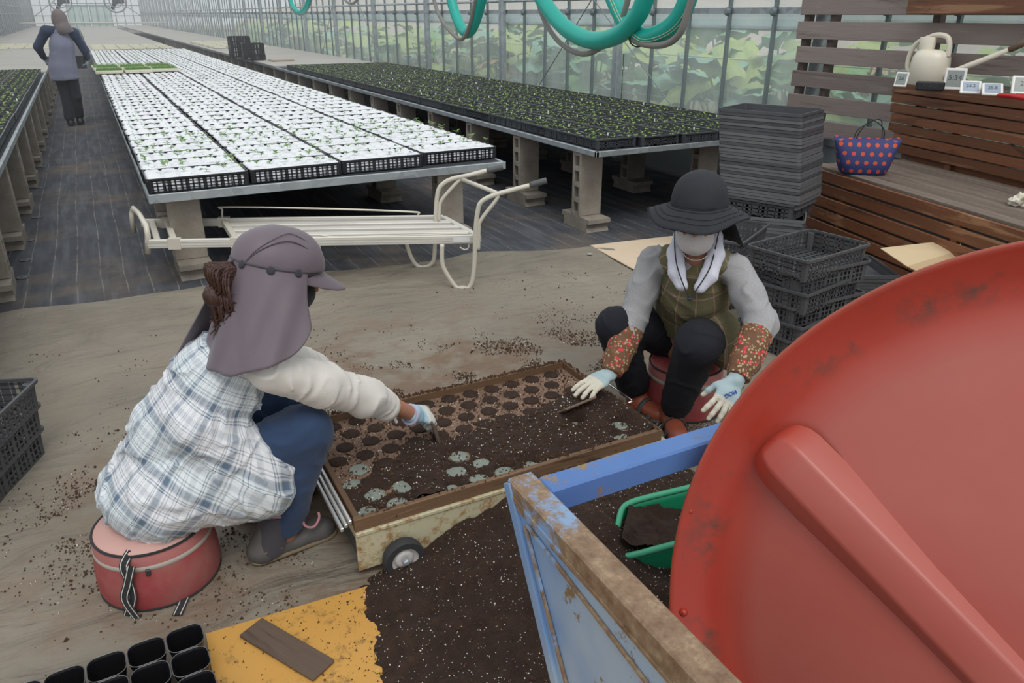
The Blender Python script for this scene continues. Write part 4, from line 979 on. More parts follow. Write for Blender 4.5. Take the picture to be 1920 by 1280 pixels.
fs = [(z * NU + k, z * NU + (k + 1) % NU, (z + 1) * NU + (k + 1) % NU, (z + 1) * NU + k) for z in range(NZ) for k in range(NU)] + [tuple(range(NU))[::-1]]
o = MB().add(vs, fs).ob('tub', GRN, gt, smooth=True); solid(o, .005)
rimp = [bil(top, u, v) for u, v in loop]; MB().tube(rimp, .009, 8, closed=True).ob('rim', GRL, gt, smooth=True)
def in_tub(u, v):
    P = bil(top, .06 + .88 * u, .06 + .88 * v); return (P.x, P.y, .225 + .05 * (1 - u) - .09 * u + .015 * h2(P.x, P.y, 20, 3) - .03 * v)
tag(MB().grid(in_tub, 40, 30).ob('soil', SOIL, gt, smooth=True), kind='stuff')
# ================================================================ RIGHT SIDE: CRATES, WOODEN SEAT, SCREEN
CRG = plain('scuffed_dark_grey_plastic', (.075, .078, .083), .5, var=.3, scale=9)
CRW = plain('weathered_grey_plastic', (.135, .138, .145), .6, var=.28, scale=7)
CRW2 = plain('weathered_dark_plastic', (.075, .078, .085), .55, var=.28, scale=7)
def rot_of(dv): return math.atan2(dv.y, dv.x)
fh = V((fw.x, fw.y, 0)).normalized()
# tall nested stack: long side runs from the near corner to the left and away
th = math.radians(40); ld = -rt * math.cos(th) + fh * math.sin(th); rz1 = rot_of(ld)
def nest_mesh(full, mat, h=.10):
    mb = MB(); ringband(mb, .52, .38, .022, h - .017, h, .009)
    if full: return crate_mesh(.52, .38, h, 13, 9, taper=.03, mat=mat)
    ringband(mb, .49, .35, .018, h - .055, h - .016, .003); mb.box((0, 0, h - .05), (.48, .34, .004)); return mb.me('crate_body', mat)
N1, N2, NF = nest_mesh(False, CRW), nest_mesh(False, CRW2), nest_mesh(True, CRG)
SC = V((3.66, 3.47, 0)); z = 0.0
th2 = math.radians(22); rz2 = rot_of(-rt * math.cos(th2) + fh * math.sin(th2))
def put(me_, x, y, z, rz, lab, grp, tilt=(0, 0)):
    o = link('nesting_crate', me_, None, loc=(x, y, z), rot=(tilt[0], tilt[1], rz)); return tag(o, lab, 'crate', grp)
for k in range(15):
    full = k == 0
    put(NF if full else (N1 if k % 3 else N2), SC.x - fh.x * .10 - rt.x * .03 + .01 + random.uniform(-.004, .004), SC.y - fh.y * .10 - rt.y * .03 + .02 + random.uniform(-.004, .004), .0 + .0188 * k, rz2 + random.uniform(-.03, .03),
        'lowest slotted crate at the foot of the tall nested stack' if full else 'weathered grey crate nested in the lower twisted half of the tall stack', 'crates nested in the lower half of the tall stack')
zb = .0188 * 15 + .065
put(NF, SC.x, SC.y, zb, rz1, 'slotted dark crate halfway up the tall stack, where the upper half begins', 'crates nested in the upper half of the tall stack')
for k in range(27):
    put(random.choice((N1, N2, N1)), SC.x + .03 - rt.x * .0024 * k + random.uniform(-.002, .002), SC.y - .012 - rt.y * .0024 * k + random.uniform(-.002, .002), zb + .0195 * (k + 1), rz1 + random.uniform(-.008, .008),
        'topmost crate of the tall nested stack by the wooden seat' if k == 26 else 'weathered grey crate nested in the upper half of the tall stack', 'crates nested in the upper half of the tall stack', (random.uniform(-.006, .006), random.uniform(-.006, .006)))
# open crates in front
OCR = crate_mesh(.50, .34, .105, 15, 10, rim=.012, taper=.035, mat=CRG, gap=.70)
cz = [.505 - .105, .325, .245, .165, .085, .005]
LB = ['topmost open slotted crate of the stack behind the crouching woman in the dark hat', 'second crate from the top behind the woman in the dark hat', 'third crate from the top behind the woman in the dark hat', 'fourth crate from the top behind the woman in the dark hat', 'fifth crate from the top behind the woman in the dark hat', 'lowest crate behind the woman in the dark hat']
for k, zz in enumerate(cz):
    o = link('open_crate', OCR, None, loc=(2.86 + (.0 if k == 0 else .02 * (k % 2)), 2.40 + .01 * (k % 2), zz), rot=(0, 0, .13 if k == 0 else .13 + (-.12 if k % 2 else .07)))
    tag(o, LB[k], 'crate', 'open crates stacked behind the woman in the dark hat')
for k in range(4):
    o = link('open_crate', OCR, None, loc=(2.93, 3.02, .004 + .105 * k), rot=(0, 0, .5 if k == 3 else .1))
    tag(o, 'dark slotted crate in the half-hidden stack between the hat and the tall stack, %s' % ['lowest', 'second', 'third', 'topmost'][k], 'crate', 'half-hidden stack of dark crates')
for k in range(6):
    o = put(N2, 3.42, 2.66, .0 + .019 * k + .05, rz1 + .7 + random.uniform(-.02, .02), 'dark crate nested low between the open crates and the wooden seat', 'low nested crates against the seat')
# left edge stack
for k in range(3):
    o = link('open_crate', OCR, None, loc=(-.625, 2.80, .004 + .1 * k), rot=(0, 0, math.radians(68))); o.location.x += .012 * k; o.location.y -= .012 * k
    tag(o, 'dark slotted crate at the left edge of the floor, %s of three' % ['bottom', 'middle', 'top'][k], 'crate', 'three dark crates at the left edge')
# ---- wooden seat
WB = wood('red_brown_stained_plank', (.060, .022, .011), (.23, .088, .038), (.48, .25, .13), 'X', .8, .45)
WG = wood('weathered_seat_plank', (.10, .075, .058), (.19, .15, .12), (.27, .225, .185), 'X', 1.2, .7)
WS = wood('greyed_screen_plank', (.14, .105, .092), (.30, .245, .222), (.42, .365, .335), 'X', .6, .7)
WGL = wood('greyed_post', (.07, .05, .04), (.14, .105, .09), (.20, .16, .14), 'Z', .6, .7)
u = V((-.245, -.9695, 0)); rzb = rot_of(u)
sr = root('slatted_seat', (4.20, 3.62, 0), 'reddish-brown slatted wooden bench seat with tall slatted back on the right', 'bench', rz=rzb)
LEN = 2.9; ZS = .56
def slat(name, x0, x1, y, z, dy, dz, mat): 
    L = x1 - x0; return MB().box((0, 0, 0), (L, dy, dz), b=.003).ob(name, mat, sr, world=False, loc=((x0 + x1) / 2, y, z))
for k in range(7): slat('front_slat', .0 if k else -.0, LEN, .0 + .004 * (k % 2), ZS - .036 - .082 * k, .022, .068, WB)
for k in range(15): slat('seat_slat', .0, LEN, .02 + .048 * (k + .5), ZS + .002, .040, .02, WG)
for k in range(7):
    a = ZS + .075 + .066 * k; slat('back_slat', -.20 + .012 * (6 - k) * 0 , LEN, .745 - .006 * k, a, .022, .058, WB)
slat('top_board', -.22, LEN, .80, ZS + .075 + .066 * 6 + .037, .19, .018, WG)
slat('back_plinth', -.1, LEN, .80, ZS + .02, .02, .12, WB)
slat('back_slat_rear', -.20, LEN, .885, ZS + .42, .022, .058, WB)
for x in (.35, 1.3, 2.3):
    slat('frame_post', x, x + .045, .02, .26, .04, .5, WB); slat('frame_post', x, x + .045, .77, .5, .035, .98, WB)
slat('inner_panel', .0, LEN, .06, .27, .01, .5, plain('grey_inner_sheet', (.17, .18, .19), .6))
ztop = ZS + .075 + .066 * 6 + .046
# ---- screen of greyed planks
sc = root('plank_screen', (4.98, 3.4, 0), 'tall open screen of greyed horizontal planks in front of the film wall', 'screen')
XS = 4.95; rzs = -math.pi / 2
for k, zz in enumerate((1.73, 1.555, 1.385, 1.21, 1.035, .86, .685)):
    L = 3.6; dx = .012 * ((k * 7) % 3)
    MB().box((0, 0, 0), (L, .022, .125 if k < 3 else .118), b=.003).ob('plank', WS, sc, world=True, loc=(XS, 4.56 - .0 - L / 2 + dx + .012 * k * 0, zz), rot=(0, 0, rzs))
for y in (4.53, 4.28, 3.45, 2.6, 1.6): MB().box((0, 0, 0), (.06, .055, 2.3), b=.004).ob('screen_post', WGL, sc, loc=(XS + .05, y, 1.15))
# planter shelf high on the screen
pb = root('planter_box', (4.86, 3.0, 1.6), 'dark stained planter box hung at the top right of the plank screen', 'planter')
MB().box((0, 0, 0), (1.6, .02, .11), b=.003).ob('front_board', WB, pb, loc=(4.80, 2.75, 1.555), rot=(0, 0, rzs)); MB().box((4.87, 2.75, 1.505), (.15, 1.6, .015)).ob('bottom_board', WB, pb)
for y in (3.50, 2.6, 2.0): MB().beam((4.80, y, 1.60), (4.93, y, 1.80), .03, .05).ob('bracket', WB, pb)
mb = MB(); r_ = random.Random(5)
for k in range(60):
    x, y = 4.87 + r_.uniform(-.05, .05), r_.uniform(2.1, 2.95); a = r_.uniform(0, 6.28); d = V((math.cos(a) * .5, math.sin(a) * .5, r_.uniform(.1, 1))).normalized() * r_.uniform(.04, .1); q = d.cross(V((0, 0, 1))).normalized() * .006; b = V((x, y, 1.60)); mb.add([b - q, b + q, b + d], [(0, 1, 2)])
tag(mb.ob('leaves', plain('succulent_leaf', (.25, .36, .24), .5, var=.4), pb), kind='stuff'); MB().box((4.87, 2.75, 1.56), (.12, 1.5, .08)).ob('potting_soil', SOILB, pb)
# ---- things on the seat back
IV = plain('cream_plastic', (.74, .69, .57), .38, var=.03); IVD = plain('dusty_cream_plastic', (.55, .50, .40), .5, var=.1)
def on_top(px, py, dz=0): return G(px, py, ztop + dz)
P = G(1722, 160, ztop)
wc = root('watering_can', (P.x + .03, P.y + .0, ztop), 'cream plastic long-spouted watering can standing on the seat back', 'watering can', rz=-math.pi / 2 + .03); wc.scale = (1.35, 1.35, 1.35); wc.location.x = 4.80
mb = MB(); nu = 28
prof = [(.002, 0), (.078, 0), (.084, .006), (.084, .09), (.080, .125), (.066, .150), (.045, .158), (.002, .160)]
mb.lathe(prof, nu, cap=False); mb.v = [(x * 1.05, y * .98, z) for x, y, z in mb.v]; o = mb.ob('body', IV, wc, world=False, smooth=True)
mb = MB(); mb.lathe([(.034, .145), (.036, .155), (.040, .21), (.037, .213), (.033, .155)], 20, cap=False); mb.v = [(x - .035, y * .8, z) for x, y, z in mb.v]; mb.ob('filler_neck', IV, wc, world=False, smooth=True)
MB().tube(smoothpath([(-.06, 0, .20), (.0, 0, .222), (.055, 0, .215), (.075, 0, .18), (.078, 0, .13)], 6), .012, 10).ob('top_handle', IV, wc, world=False, smooth=True)
MB().tube(smoothpath([(-.05, 0, .205), (-.095, 0, .18), (-.118, 0, .12), (-.112, 0, .065), (-.082, 0, .05)], 6), .011, 10).ob('back_handle', IV, wc, world=False, smooth=True)
MB().tube([(.06, 0, .03), (.11, 0, .062), (.36, 0, .175)], [.024, .014, .011], 12).ob('spout', IV, wc, world=False, smooth=True)
mb = MB(); mb.tube([(.35, 0, .17), (.40, 0, .197), (.45, 0, .225), (.465, 0, .232)], [.013, .015, .030, .006], 14); mb.v = [(x, y * .9, z) for x, y, z in mb.v]; mb.ob('rose', plain('brown_rose', (.20, .13, .09), .6), wc, world=False, smooth=True)
LCD = plain('grey_lcd', (.26, .29, .27), .25, var=.06); LCDT = plain('lcd_digit', (.05, .06, .06), .4); LCDB = plain('pale_blue_lcd', (.30, .36, .44), .2, var=.2, scale=30)
def text(body, size, mat, parent, loc, rot, ext=.0004, name='lettering', align='CENTER'):
    cu = bpy.data.curves.new(name, 'FONT'); cu.body = body; cu.size = size; cu.extrude = ext; cu.align_x = align; cu.align_y = 'CENTER'; cu.materials.append(mat); cu.resolution_u = 2
    tmp = bpy.data.objects.new('t', cu); me = bpy.data.meshes.new_from_object(tmp); bpy.data.objects.remove(tmp); me.name = name
    return link(name, me, parent, loc=loc, rot=rot)
face = rot_of(V((-ray(1740, 150).x, -ray(1740, 150).y, 0)))    # facing the aisle
def meter(px, py, wdt, hgt, lab, digits, lcd, lean=.25, turn=0.0, frame=None):
    P = G(px, py, ztop); m = root('digital_thermometer', (P.x, P.y, ztop), lab, 'thermometer', 'digital thermometers on the seat back', rz=face + math.pi / 2 + turn)
    R_x = -lean
    M_ = Matrix.Translation((0, 0, .002)) @ Matrix.Rotation(R_x, 4, 'X')
    o = MB().box((0, .006, hgt / 2), (wdt, .014, hgt), M_, b=.004).ob('case', frame or WHITEP, m, world=False)
    MB().box((0, -.0015, hgt * .52), (wdt * .76, .002, hgt * .74), M_).ob('display', lcd, m, world=False)
    t = text(digits, hgt * .34, LCDT, m, (0, 0, 0), (0, 0, 0)); t.matrix_local = M_ @ Matrix.Translation((0, -.0032, hgt * .55)) @ Matrix.Rotation(math.pi / 2, 4, 'X')
WHITEP = plain('white_plastic_case', (.80, .79, .76), .35, var=.03)
meter(1686, 163, .075, .09, 'small white digital thermometer left of the watering can', '26', LCD, .3, -.25)
meter(1786, 169, .115, .125, 'largest digital clock, showing 5:34, right of the black speaker', '5:34', LCD, .18, .0)
meter(1819, 175, .108, .085, 'tilted white digital thermometer just right of the clock', '26.5', LCDB, .7, .1)
meter(1861, 178, .108, .085, 'tilted white digital thermometer behind the red handle', '25.8', LCDB, .8, .15)
meter(1917, 177, .12, .11, 'rightmost white digital thermometer at the picture edge', '28', LCD, .5, .1)
P = G(1742, 170, ztop); sp = root('bluetooth_speaker', (P.x, P.y, ztop), 'small black box speaker in front of the watering can', 'speaker', rz=face + math.pi / 2 + .12)
MB().box((0, .0, .027), (.155, .042, .052), b=.008).ob('cabinet', plain('black_speaker_case', (.012, .013, .015), .5), sp, world=False)
text('ANKER', .026, plain('dull_black_letters', (.05, .052, .056), .3), sp, (0, -.0222, .028), (math.pi / 2, 0, 0), .0008)
P = G(1890, 181, ztop + .012); rs = root('red_secateurs', (P.x, P.y, ztop), 'bright red plastic-handled tool lying at the right end of the seat back', 'tool', rz=rzb)
REDP = plain('bright_red_plastic', (.50, .012, .015), .35)
MB().tube(smoothpath([(-.07, .0, .012), (0, .004, .016), (.10, .0, .014), (.2, -.01, .014)], 4), [.008] + [.013] * 11 + [.012], 10).ob('handle', REDP, rs, world=False, smooth=True)
MB().tube(smoothpath([(.03, .02, .02), (.10, .02, .024), (.2, .015, .022)], 4), .010, 10).ob('handle', REDP, rs, world=False, smooth=True)
MB().box((.26, 0, .015), (.14, .03, .004)).ob('blade', GALV, rs, world=False)
# ---- dotted bag
BAG = NT('navy_cloth_red_dots'); v_ = BAG.tc.outputs['UV']; x_, y_, _ = BAG.sep(v_)
def dots(t, x, y, n, r):
    yy = t.math('MULTIPLY', y, n); row = t.math('FLOOR', yy); sh = t.math('MULTIPLY', t.math('MODULO', row, 2.0), .5)
    fx = t.math('SUBTRACT', t.math('FRACT', t.math('ADD', t.math('MULTIPLY', x, n), sh)), .5); fy = t.math('SUBTRACT', t.math('FRACT', yy), .5)
    d = t.math('SQRT', t.math('ADD', t.math('MULTIPLY', fx, fx), t.math('MULTIPLY', fy, fy))); return t.math('LESS_THAN', d, r)
BAG.set(BAG.mix(dots(BAG, x_, y_, 24.0, .24), (.035, .045, .16), (.60, .09, .05)), .7); BAG.bump(BAG.noise(BAG.co('Object'), 14, 4), .4, .01); BAG = BAG.m
P = G(1612, 326, ZS + .012); bgr = root('lunch_bag', (P.x + .04, P.y + .02, ZS + .012), 'navy carry bag with red dots and black handles standing on the slatted seat', 'bag', rz=rot_of(rt) - .25); bgr.scale = (1.25, 1.25, 1.25)
mb = MB(); NB = 40; rings = []
for z, sx_, sy_, bl in ((0, .100, .062, .0), (.012, .112, .072, 0), (.06, .128, .078, .0), (.12, .142, .062, 0), (.165, .156, .035, 0), (.172, .158, .024, 0), (.168, .150, .018, 0)):
    rings.append([(sx_ * math.copysign(abs(math.cos(a)) ** .55, math.cos(a)), sy_ * math.copysign(abs(math.sin(a)) ** .55, math.sin(a)), z + (.006 * math.sin(a * 3) if z > .1 else 0)) for a in np.linspace(0, 2 * math.pi, NB, endpoint=False)])
vs = sum(rings, []); fs = [(k * NB + i, k * NB + (i + 1) % NB, (k + 1) * NB + (i + 1) % NB, (k + 1) * NB + i) for k in range(len(rings) - 1) for i in range(NB)] + [tuple(range(NB))[::-1], tuple(range((len(rings) - 1) * NB, len(rings) * NB))]
o = MB().add(vs, fs).ob('bag_body', BAG, bgr, world=False, smooth=True)
def box_uv(o, s=1.0):
    me = o.data; uv = me.uv_layers.new(name='UVMap')
    for p in me.polygons:
        n = p.normal
        for li in p.loop_indices:
            c = me.vertices[me.loops[li].vertex_index].co
            uv.data[li].uv = ((c.x, c.z) if abs(n.y) >= max(abs(n.x), abs(n.z)) else ((c.y, c.z) if abs(n.x) >= abs(n.z) else (c.x, c.y)))
box_uv(o)
for s_ in (-1, 1): 
    MB().tube(smoothpath([(-.06, s_ * .02, .155), (-.045, s_ * .03, .21), (.02 + .02 * s_, s_ * .03, .262), (.062, s_ * .02, .22), (.07, s_ * .02, .155)], 6), .0075, 6, flat=.35).ob('handle', BLKW, bgr, world=False, smooth=True)
# crumpled papers and cardboard by the seat
PAP = plain('crumpled_cream_paper', (.72, .69, .58), .7, var=.08, bump=.6, bscale=20, bd=.02)
def crumple(c, s, lab, seed):
    bm = bmesh.new(); bmesh.ops.create_icosphere(bm, subdivisions=3, radius=1); r = random.Random(seed)
    for v in bm.verts: k = 1 + .35 * h2(v.co.x * 2, v.co.y * 2 + v.co.z * 2, 1.5, seed); v.co = V((v.co.x * s[0] * k, v.co.y * s[1] * k, (v.co.z + .7) * s[2] * k))
    for v in bm.verts: v.co.z = max(v.co.z, 0)
    me = bpy.data.meshes.new('crumpled_paper'); bm.to_mesh(me); bm.free(); me.materials.append(PAP); return tag(link('crumpled_paper', me, None, loc=c), lab, 'paper')
P = G(1915, 385, ZS + .013); crumple((P.x, P.y, ZS + .013), (.07, .05, .035), 'crumpled cream cloth at the right end of the slatted seat', 2)
CB = plain('brown_cardboard', (.50, .36, .21), .8, var=.05); CBI = plain('pale_cardboard_inside', (.60, .47, .29), .8, var=.05)
cb = root('cardboard_box', (3.30, 2.1, 0), 'opened brown cardboard box with raised flaps behind the red dish', 'box')
def quad(name, pts, mat, parent, th=.004):
    o = mesh(name, pts, [tuple(range(len(pts)))], mat); o = link(name, o, parent, world=True); return solid(o, th)
zc = .30; Q = [G(1650, 466, .36), G(1748, 455, .36), G(1790, 473, .34), G(1700, 500, .30)]
quad('flap', Q, CBI, cb)
q1, q2, q3 = G(1700, 500, .30), G(1790, 473, .34), G(1850, 480, .33); q4 = G(1760, 530, .28)
quad('flap', [q1, q2, q3, q4], CB, cb)
bx = V((3.23, 1.93, 0)); MB().box((3.26, 1.90, .14), (.34, .30, .27), rz=.2).ob('carton', CB, cb)
P = G(1858, 452, .42); crumple((P.x, P.y, .33), (.05, .05, .05), 'crumpled white paper poking up behind the red dish rim', 6)
MB().box((0, 0, 0), (.01, .01, .01))
cb2 = root('cardboard_box', (P.x, P.y, 0), 'second brown cardboard box mostly hidden behind the red dish', 'box'); MB().box((P.x + .02, P.y - .03, .165), (.30, .26, .33), rz=.5, b=.003).ob('carton', CB, cb2)
MB().box((P.x - .05, P.y + .12, .36), (.16, .004, .08), rz=.5).ob('flap', CBI, cb2)
# ================================================================ HOSES
TEAL = plain('teal_ribbed_hose', (.012, .38, .31), .45, var=.08, scale=20); GCAB = plain('grey_cable', (.22, .215, .20), .5); HST = plain('pale_stripe', (.70, .68, .45), .5)
XH = 1.62
def hloop(pts, r, mat, name, label, cat, off=0.0, grp=None, dep=0.0):
    P = smoothpath([PXP(x, y, XH + off) for x, y in pts], 8); m = sum(P, V()) / len(P)
    return tag(MB().tube(P, r, 14).ob(name, mat, smooth=True), label, cat, grp), P
def rad(px, x, y): p = PXP(x, y, XH); return px / F * (p - V((0, 0, H))).dot(fw) / 2
r1 = rad(31, 1090, 70)
_, Pa = hloop([(960, -160), (985, -70), (1018, 0), (1052, 45), (1090, 70), (1125, 76), (1165, 62), (1195, 30), (1212, -10), (1235, -80), (1262, -170)], r1, TEAL, 'hose_loop', 'teal hose loop hanging in the middle, sagging in front of the thickest post', 'hose')
_, Pb = hloop([(1100, -170), (1128, -70), (1150, -5), (1172, 40), (1200, 66), (1228, 66), (1262, 46), (1285, 10), (1300, -40), (1330, -150)], rad(34, 1220, 66), TEAL, 'hose_loop', 'rightmost teal hose loop, tied to a grey cable', 'hose', .035)
_, Pc = hloop([(820, -120), (838, -40), (850, 15), (864, 50), (876, 62), (888, 48), (900, 10), (908, -30), (925, -120)], rad(19, 875, 60), TEAL, 'hose_loop', 'narrow teal hose loop hanging left of the two wide ones', 'hose', -.01)
_, Pd = hloop([(540, -40), (546, 5), (556, 20), (566, 22), (576, 8), (584, -30)], rad(8, 560, 20), TEAL, 'hose_loop', 'small far teal hose loop near the top, above the stacked far crates', 'hose', 0)
rb_ = rad(34, 1220, 66)
for k_, off_ in enumerate((-.30, -.12)):
    pts_ = []
    for i_, p in enumerate(Pb):
        t_ = (Pb[min(i_ + 1, len(Pb) - 1)] - Pb[max(i_ - 1, 0)]).normalized(); inw = (V((p.x, 6.0, 1.62)) - p); inw = (V((0, 0, H)) - p).normalized(); side_ = t_.cross(inw).normalized(); n_ = side_.cross(t_).normalized()
        if n_.dot(inw) < 0: n_ = -n_
        q_ = (n_ * math.cos(off_ * 1.6) + side_ * math.sin(off_ * 1.6) * (-1)); pts_.append(p + q_ * rb_ * 1.0)
    MB().tube(pts_, .0011, 5).ob('hose_stripe', HST, bpy.data.objects['hose_loop.001'], smooth=True, world=True)
hloop([(990, -60), (1005, -10), (1022, 40), (1050, 80), (1090, 101), (1125, 90), (1150, 62), (1168, 30), (1185, -30), (1200, -90)], rad(10, 1090, 100), GCAB, 'hanging_cable', 'grey-brown cable sagging below the middle teal hose loop', 'cable', .02)
hloop([(1160, 40), (1185, 72), (1215, 84), (1250, 82), (1275, 62), (1290, 20), (1305, -30), (1330, -110)], rad(13, 1240, 84), GCAB, 'hanging_cable', 'grey cable tied under the rightmost teal hose loop', 'cable', .02)
hloop([(805, -60), (815, 5), (830, 40), (850, 65), (866, 73), (878, 55), (890, 10), (900, -50)], rad(7, 860, 70), GCAB, 'hanging_cable', 'grey cable running along the narrow teal hose loop', 'cable', -.035)
hloop([(632, -40), (645, -5), (655, 6), (666, 4), (674, -12), (684, -50)], rad(5, 655, 5), GCAB, 'hanging_cable', 'thin grey cable loop at the top between far posts', 'cable', 0)
hloop([(536, -40), (544, 8), (556, 24), (568, 26), (580, 8), (590, -30)], rad(5, 560, 25), GCAB, 'hanging_cable', 'grey cable beside the small far teal hose loop', 'cable', .02)
a = PXP(1197, 65, XH + .035); MB().tube([a + V((.0, 0, 0)) + V((math.cos(t) * .026, 0, math.sin(t) * .034 - .006)) for t in np.linspace(0, 6.283, 20, endpoint=False)], .0025, 6, closed=True)
tag(MB().tube([a + V((math.cos(t) * .030, math.cos(t) * -.01, math.sin(t) * .030 - .008)) for t in np.linspace(0, 6.283, 20, endpoint=False)], .0025, 6, closed=True).ob('cable_tie', DARK, smooth=True), 'black tie binding hose and cable at the rightmost loop', 'tie')
tag(MB().cyl((XH + .02, 1.0, 2.35), (XH + .02, 30, 2.35), .02, n=8).ob('overhead_rail', GALV), 'overhead steel rail that carries the hanging hose loops', 'rail')
# ================================================================ PLANTS OUTSIDE
LG = [plain('big_leaf_%s' % n, c, .55, var=.22, scale=5) for n, c in (('blue_green', (.26, .47, .34)), ('green', (.22, .42, .15)), ('yellow_green', (.42, .52, .16)), ('withered', (.60, .40, .22)))]
STK = plain('leaf_stalk', (.33, .36, .20), .7); DRYM = plain('dry_stem', (.42, .33, .20), .8, var=.3)
def big_leaf(seed):
    r = random.Random(seed); n = 22; vs = [(0, 0, 0)]; lob = r.uniform(3, 4.5)
    for ring in (.35, .7, 1.0):
        for k in range(n):
            a = 2 * math.pi * k / n; notch = 1 - .55 * math.exp(-((a - math.pi) ** 2) / .08)
            rr_ = ring * notch * (1 + (.10 * math.sin(a * lob + seed) + .05 * math.sin(a * 11 + seed)) * ring)
            vs.append((rr_ * math.cos(a), rr_ * math.sin(a), -.30 * ring ** 2 + .07 * math.sin(a * 4 + seed) * ring + .09 * ring * math.sin(a * 7 + seed * 2) + .10 * (1 - abs(math.sin(a * 3.5)))* ring))
    fs = [(0, 1 + k, 1 + (k + 1) % n) for k in range(n)]
    for q in range(2):
        for k in range(n): fs.append((1 + q * n + k, 1 + (q + 1) * n + k, 1 + (q + 1) * n + (k + 1) % n, 1 + q * n + (k + 1) % n))
    return vs, fs
BLS = []
for mi in range(4):
    for k in range(3): vs, fs = big_leaf(k + mi * 3); BLS.append((mi, mesh('leaf', vs, fs, LG[mi], True)))
STM = MB().cyl((0, 0, 0), (0, 0, 1), .016, .010, n=6).me('stalk', STK, smooth=True)
rp = random.Random(11); yv = 1.5; idx = 0
rows = []
while yv < 36: rows.append((WX + .85 + rp.uniform(0, .3), yv)); rows.append((WX + 1.75 + rp.uniform(-.2, .3), yv + .4)); rows.append((WX + 2.8 + rp.uniform(-.3, .3), yv + .1)); yv += .95 if yv < 15 else 1.8
wherew = ['seen through the film left of the nearest thick post', 'seen through the film between posts', 'seen behind the plank screen']
for (x, y) in rows:
    pl = root('broad_leaf_plant', (x, y, 0), 'huge-leaved green plant standing outside the film wall', 'plant', 'broad-leaved plants outside the film wall', rz=rp.uniform(0, 6.28))
    back = x > WX + 2.3
    for k in range(9 if y < 15 else 6):
        a = rp.uniform(0, 6.28); rr_ = rp.uniform(.05, .42); hgt = rp.uniform(.45, 1.22) + (.15 if back else 0); s = rp.uniform(.20, .34)
        wsel = rp.random(); mi = 0 if wsel < .42 else 1 if wsel < .66 else 2 if wsel < .88 else 3
        if hgt > 1.05 and rp.random() < .45: mi = 2
        me_ = rp.choice([m for q, m in BLS if q == mi])
        L_ = V((math.cos(a) * rr_, math.sin(a) * rr_, hgt)); o = link('leaf', me_, pl, loc=L_, rot=(rp.uniform(-.5, .5), rp.uniform(-.3, .6), a + rp.uniform(-.6, .6)), scale=s * (1 if mi < 3 else .7))
        d = L_ - V((0, 0, 0)); st = link('stalk', STM, pl, loc=(0, 0, 0)); st.rotation_euler = V((0, 0, 1)).rotation_difference(d).to_euler(); st.scale = (1, 1, d.length)
mb = MB()
for k in range(2600):
    y = rp.uniform(1, 22); x = WX + rp.uniform(.75, 2.5); hh = rp.uniform(.15, .75); d = V((rp.uniform(-.1, .1), rp.uniform(-.1, .1), hh)); w = V((0, .006, 0)); b = V((x, y, 0)); mb.add([b - w, b + w, b + d], [(0, 1, 2)])
tag(tag(mb.ob('dry_grass', DRYM), 'dry straw-coloured stems among the plants outside the film wall', 'grass'), kind='stuff')
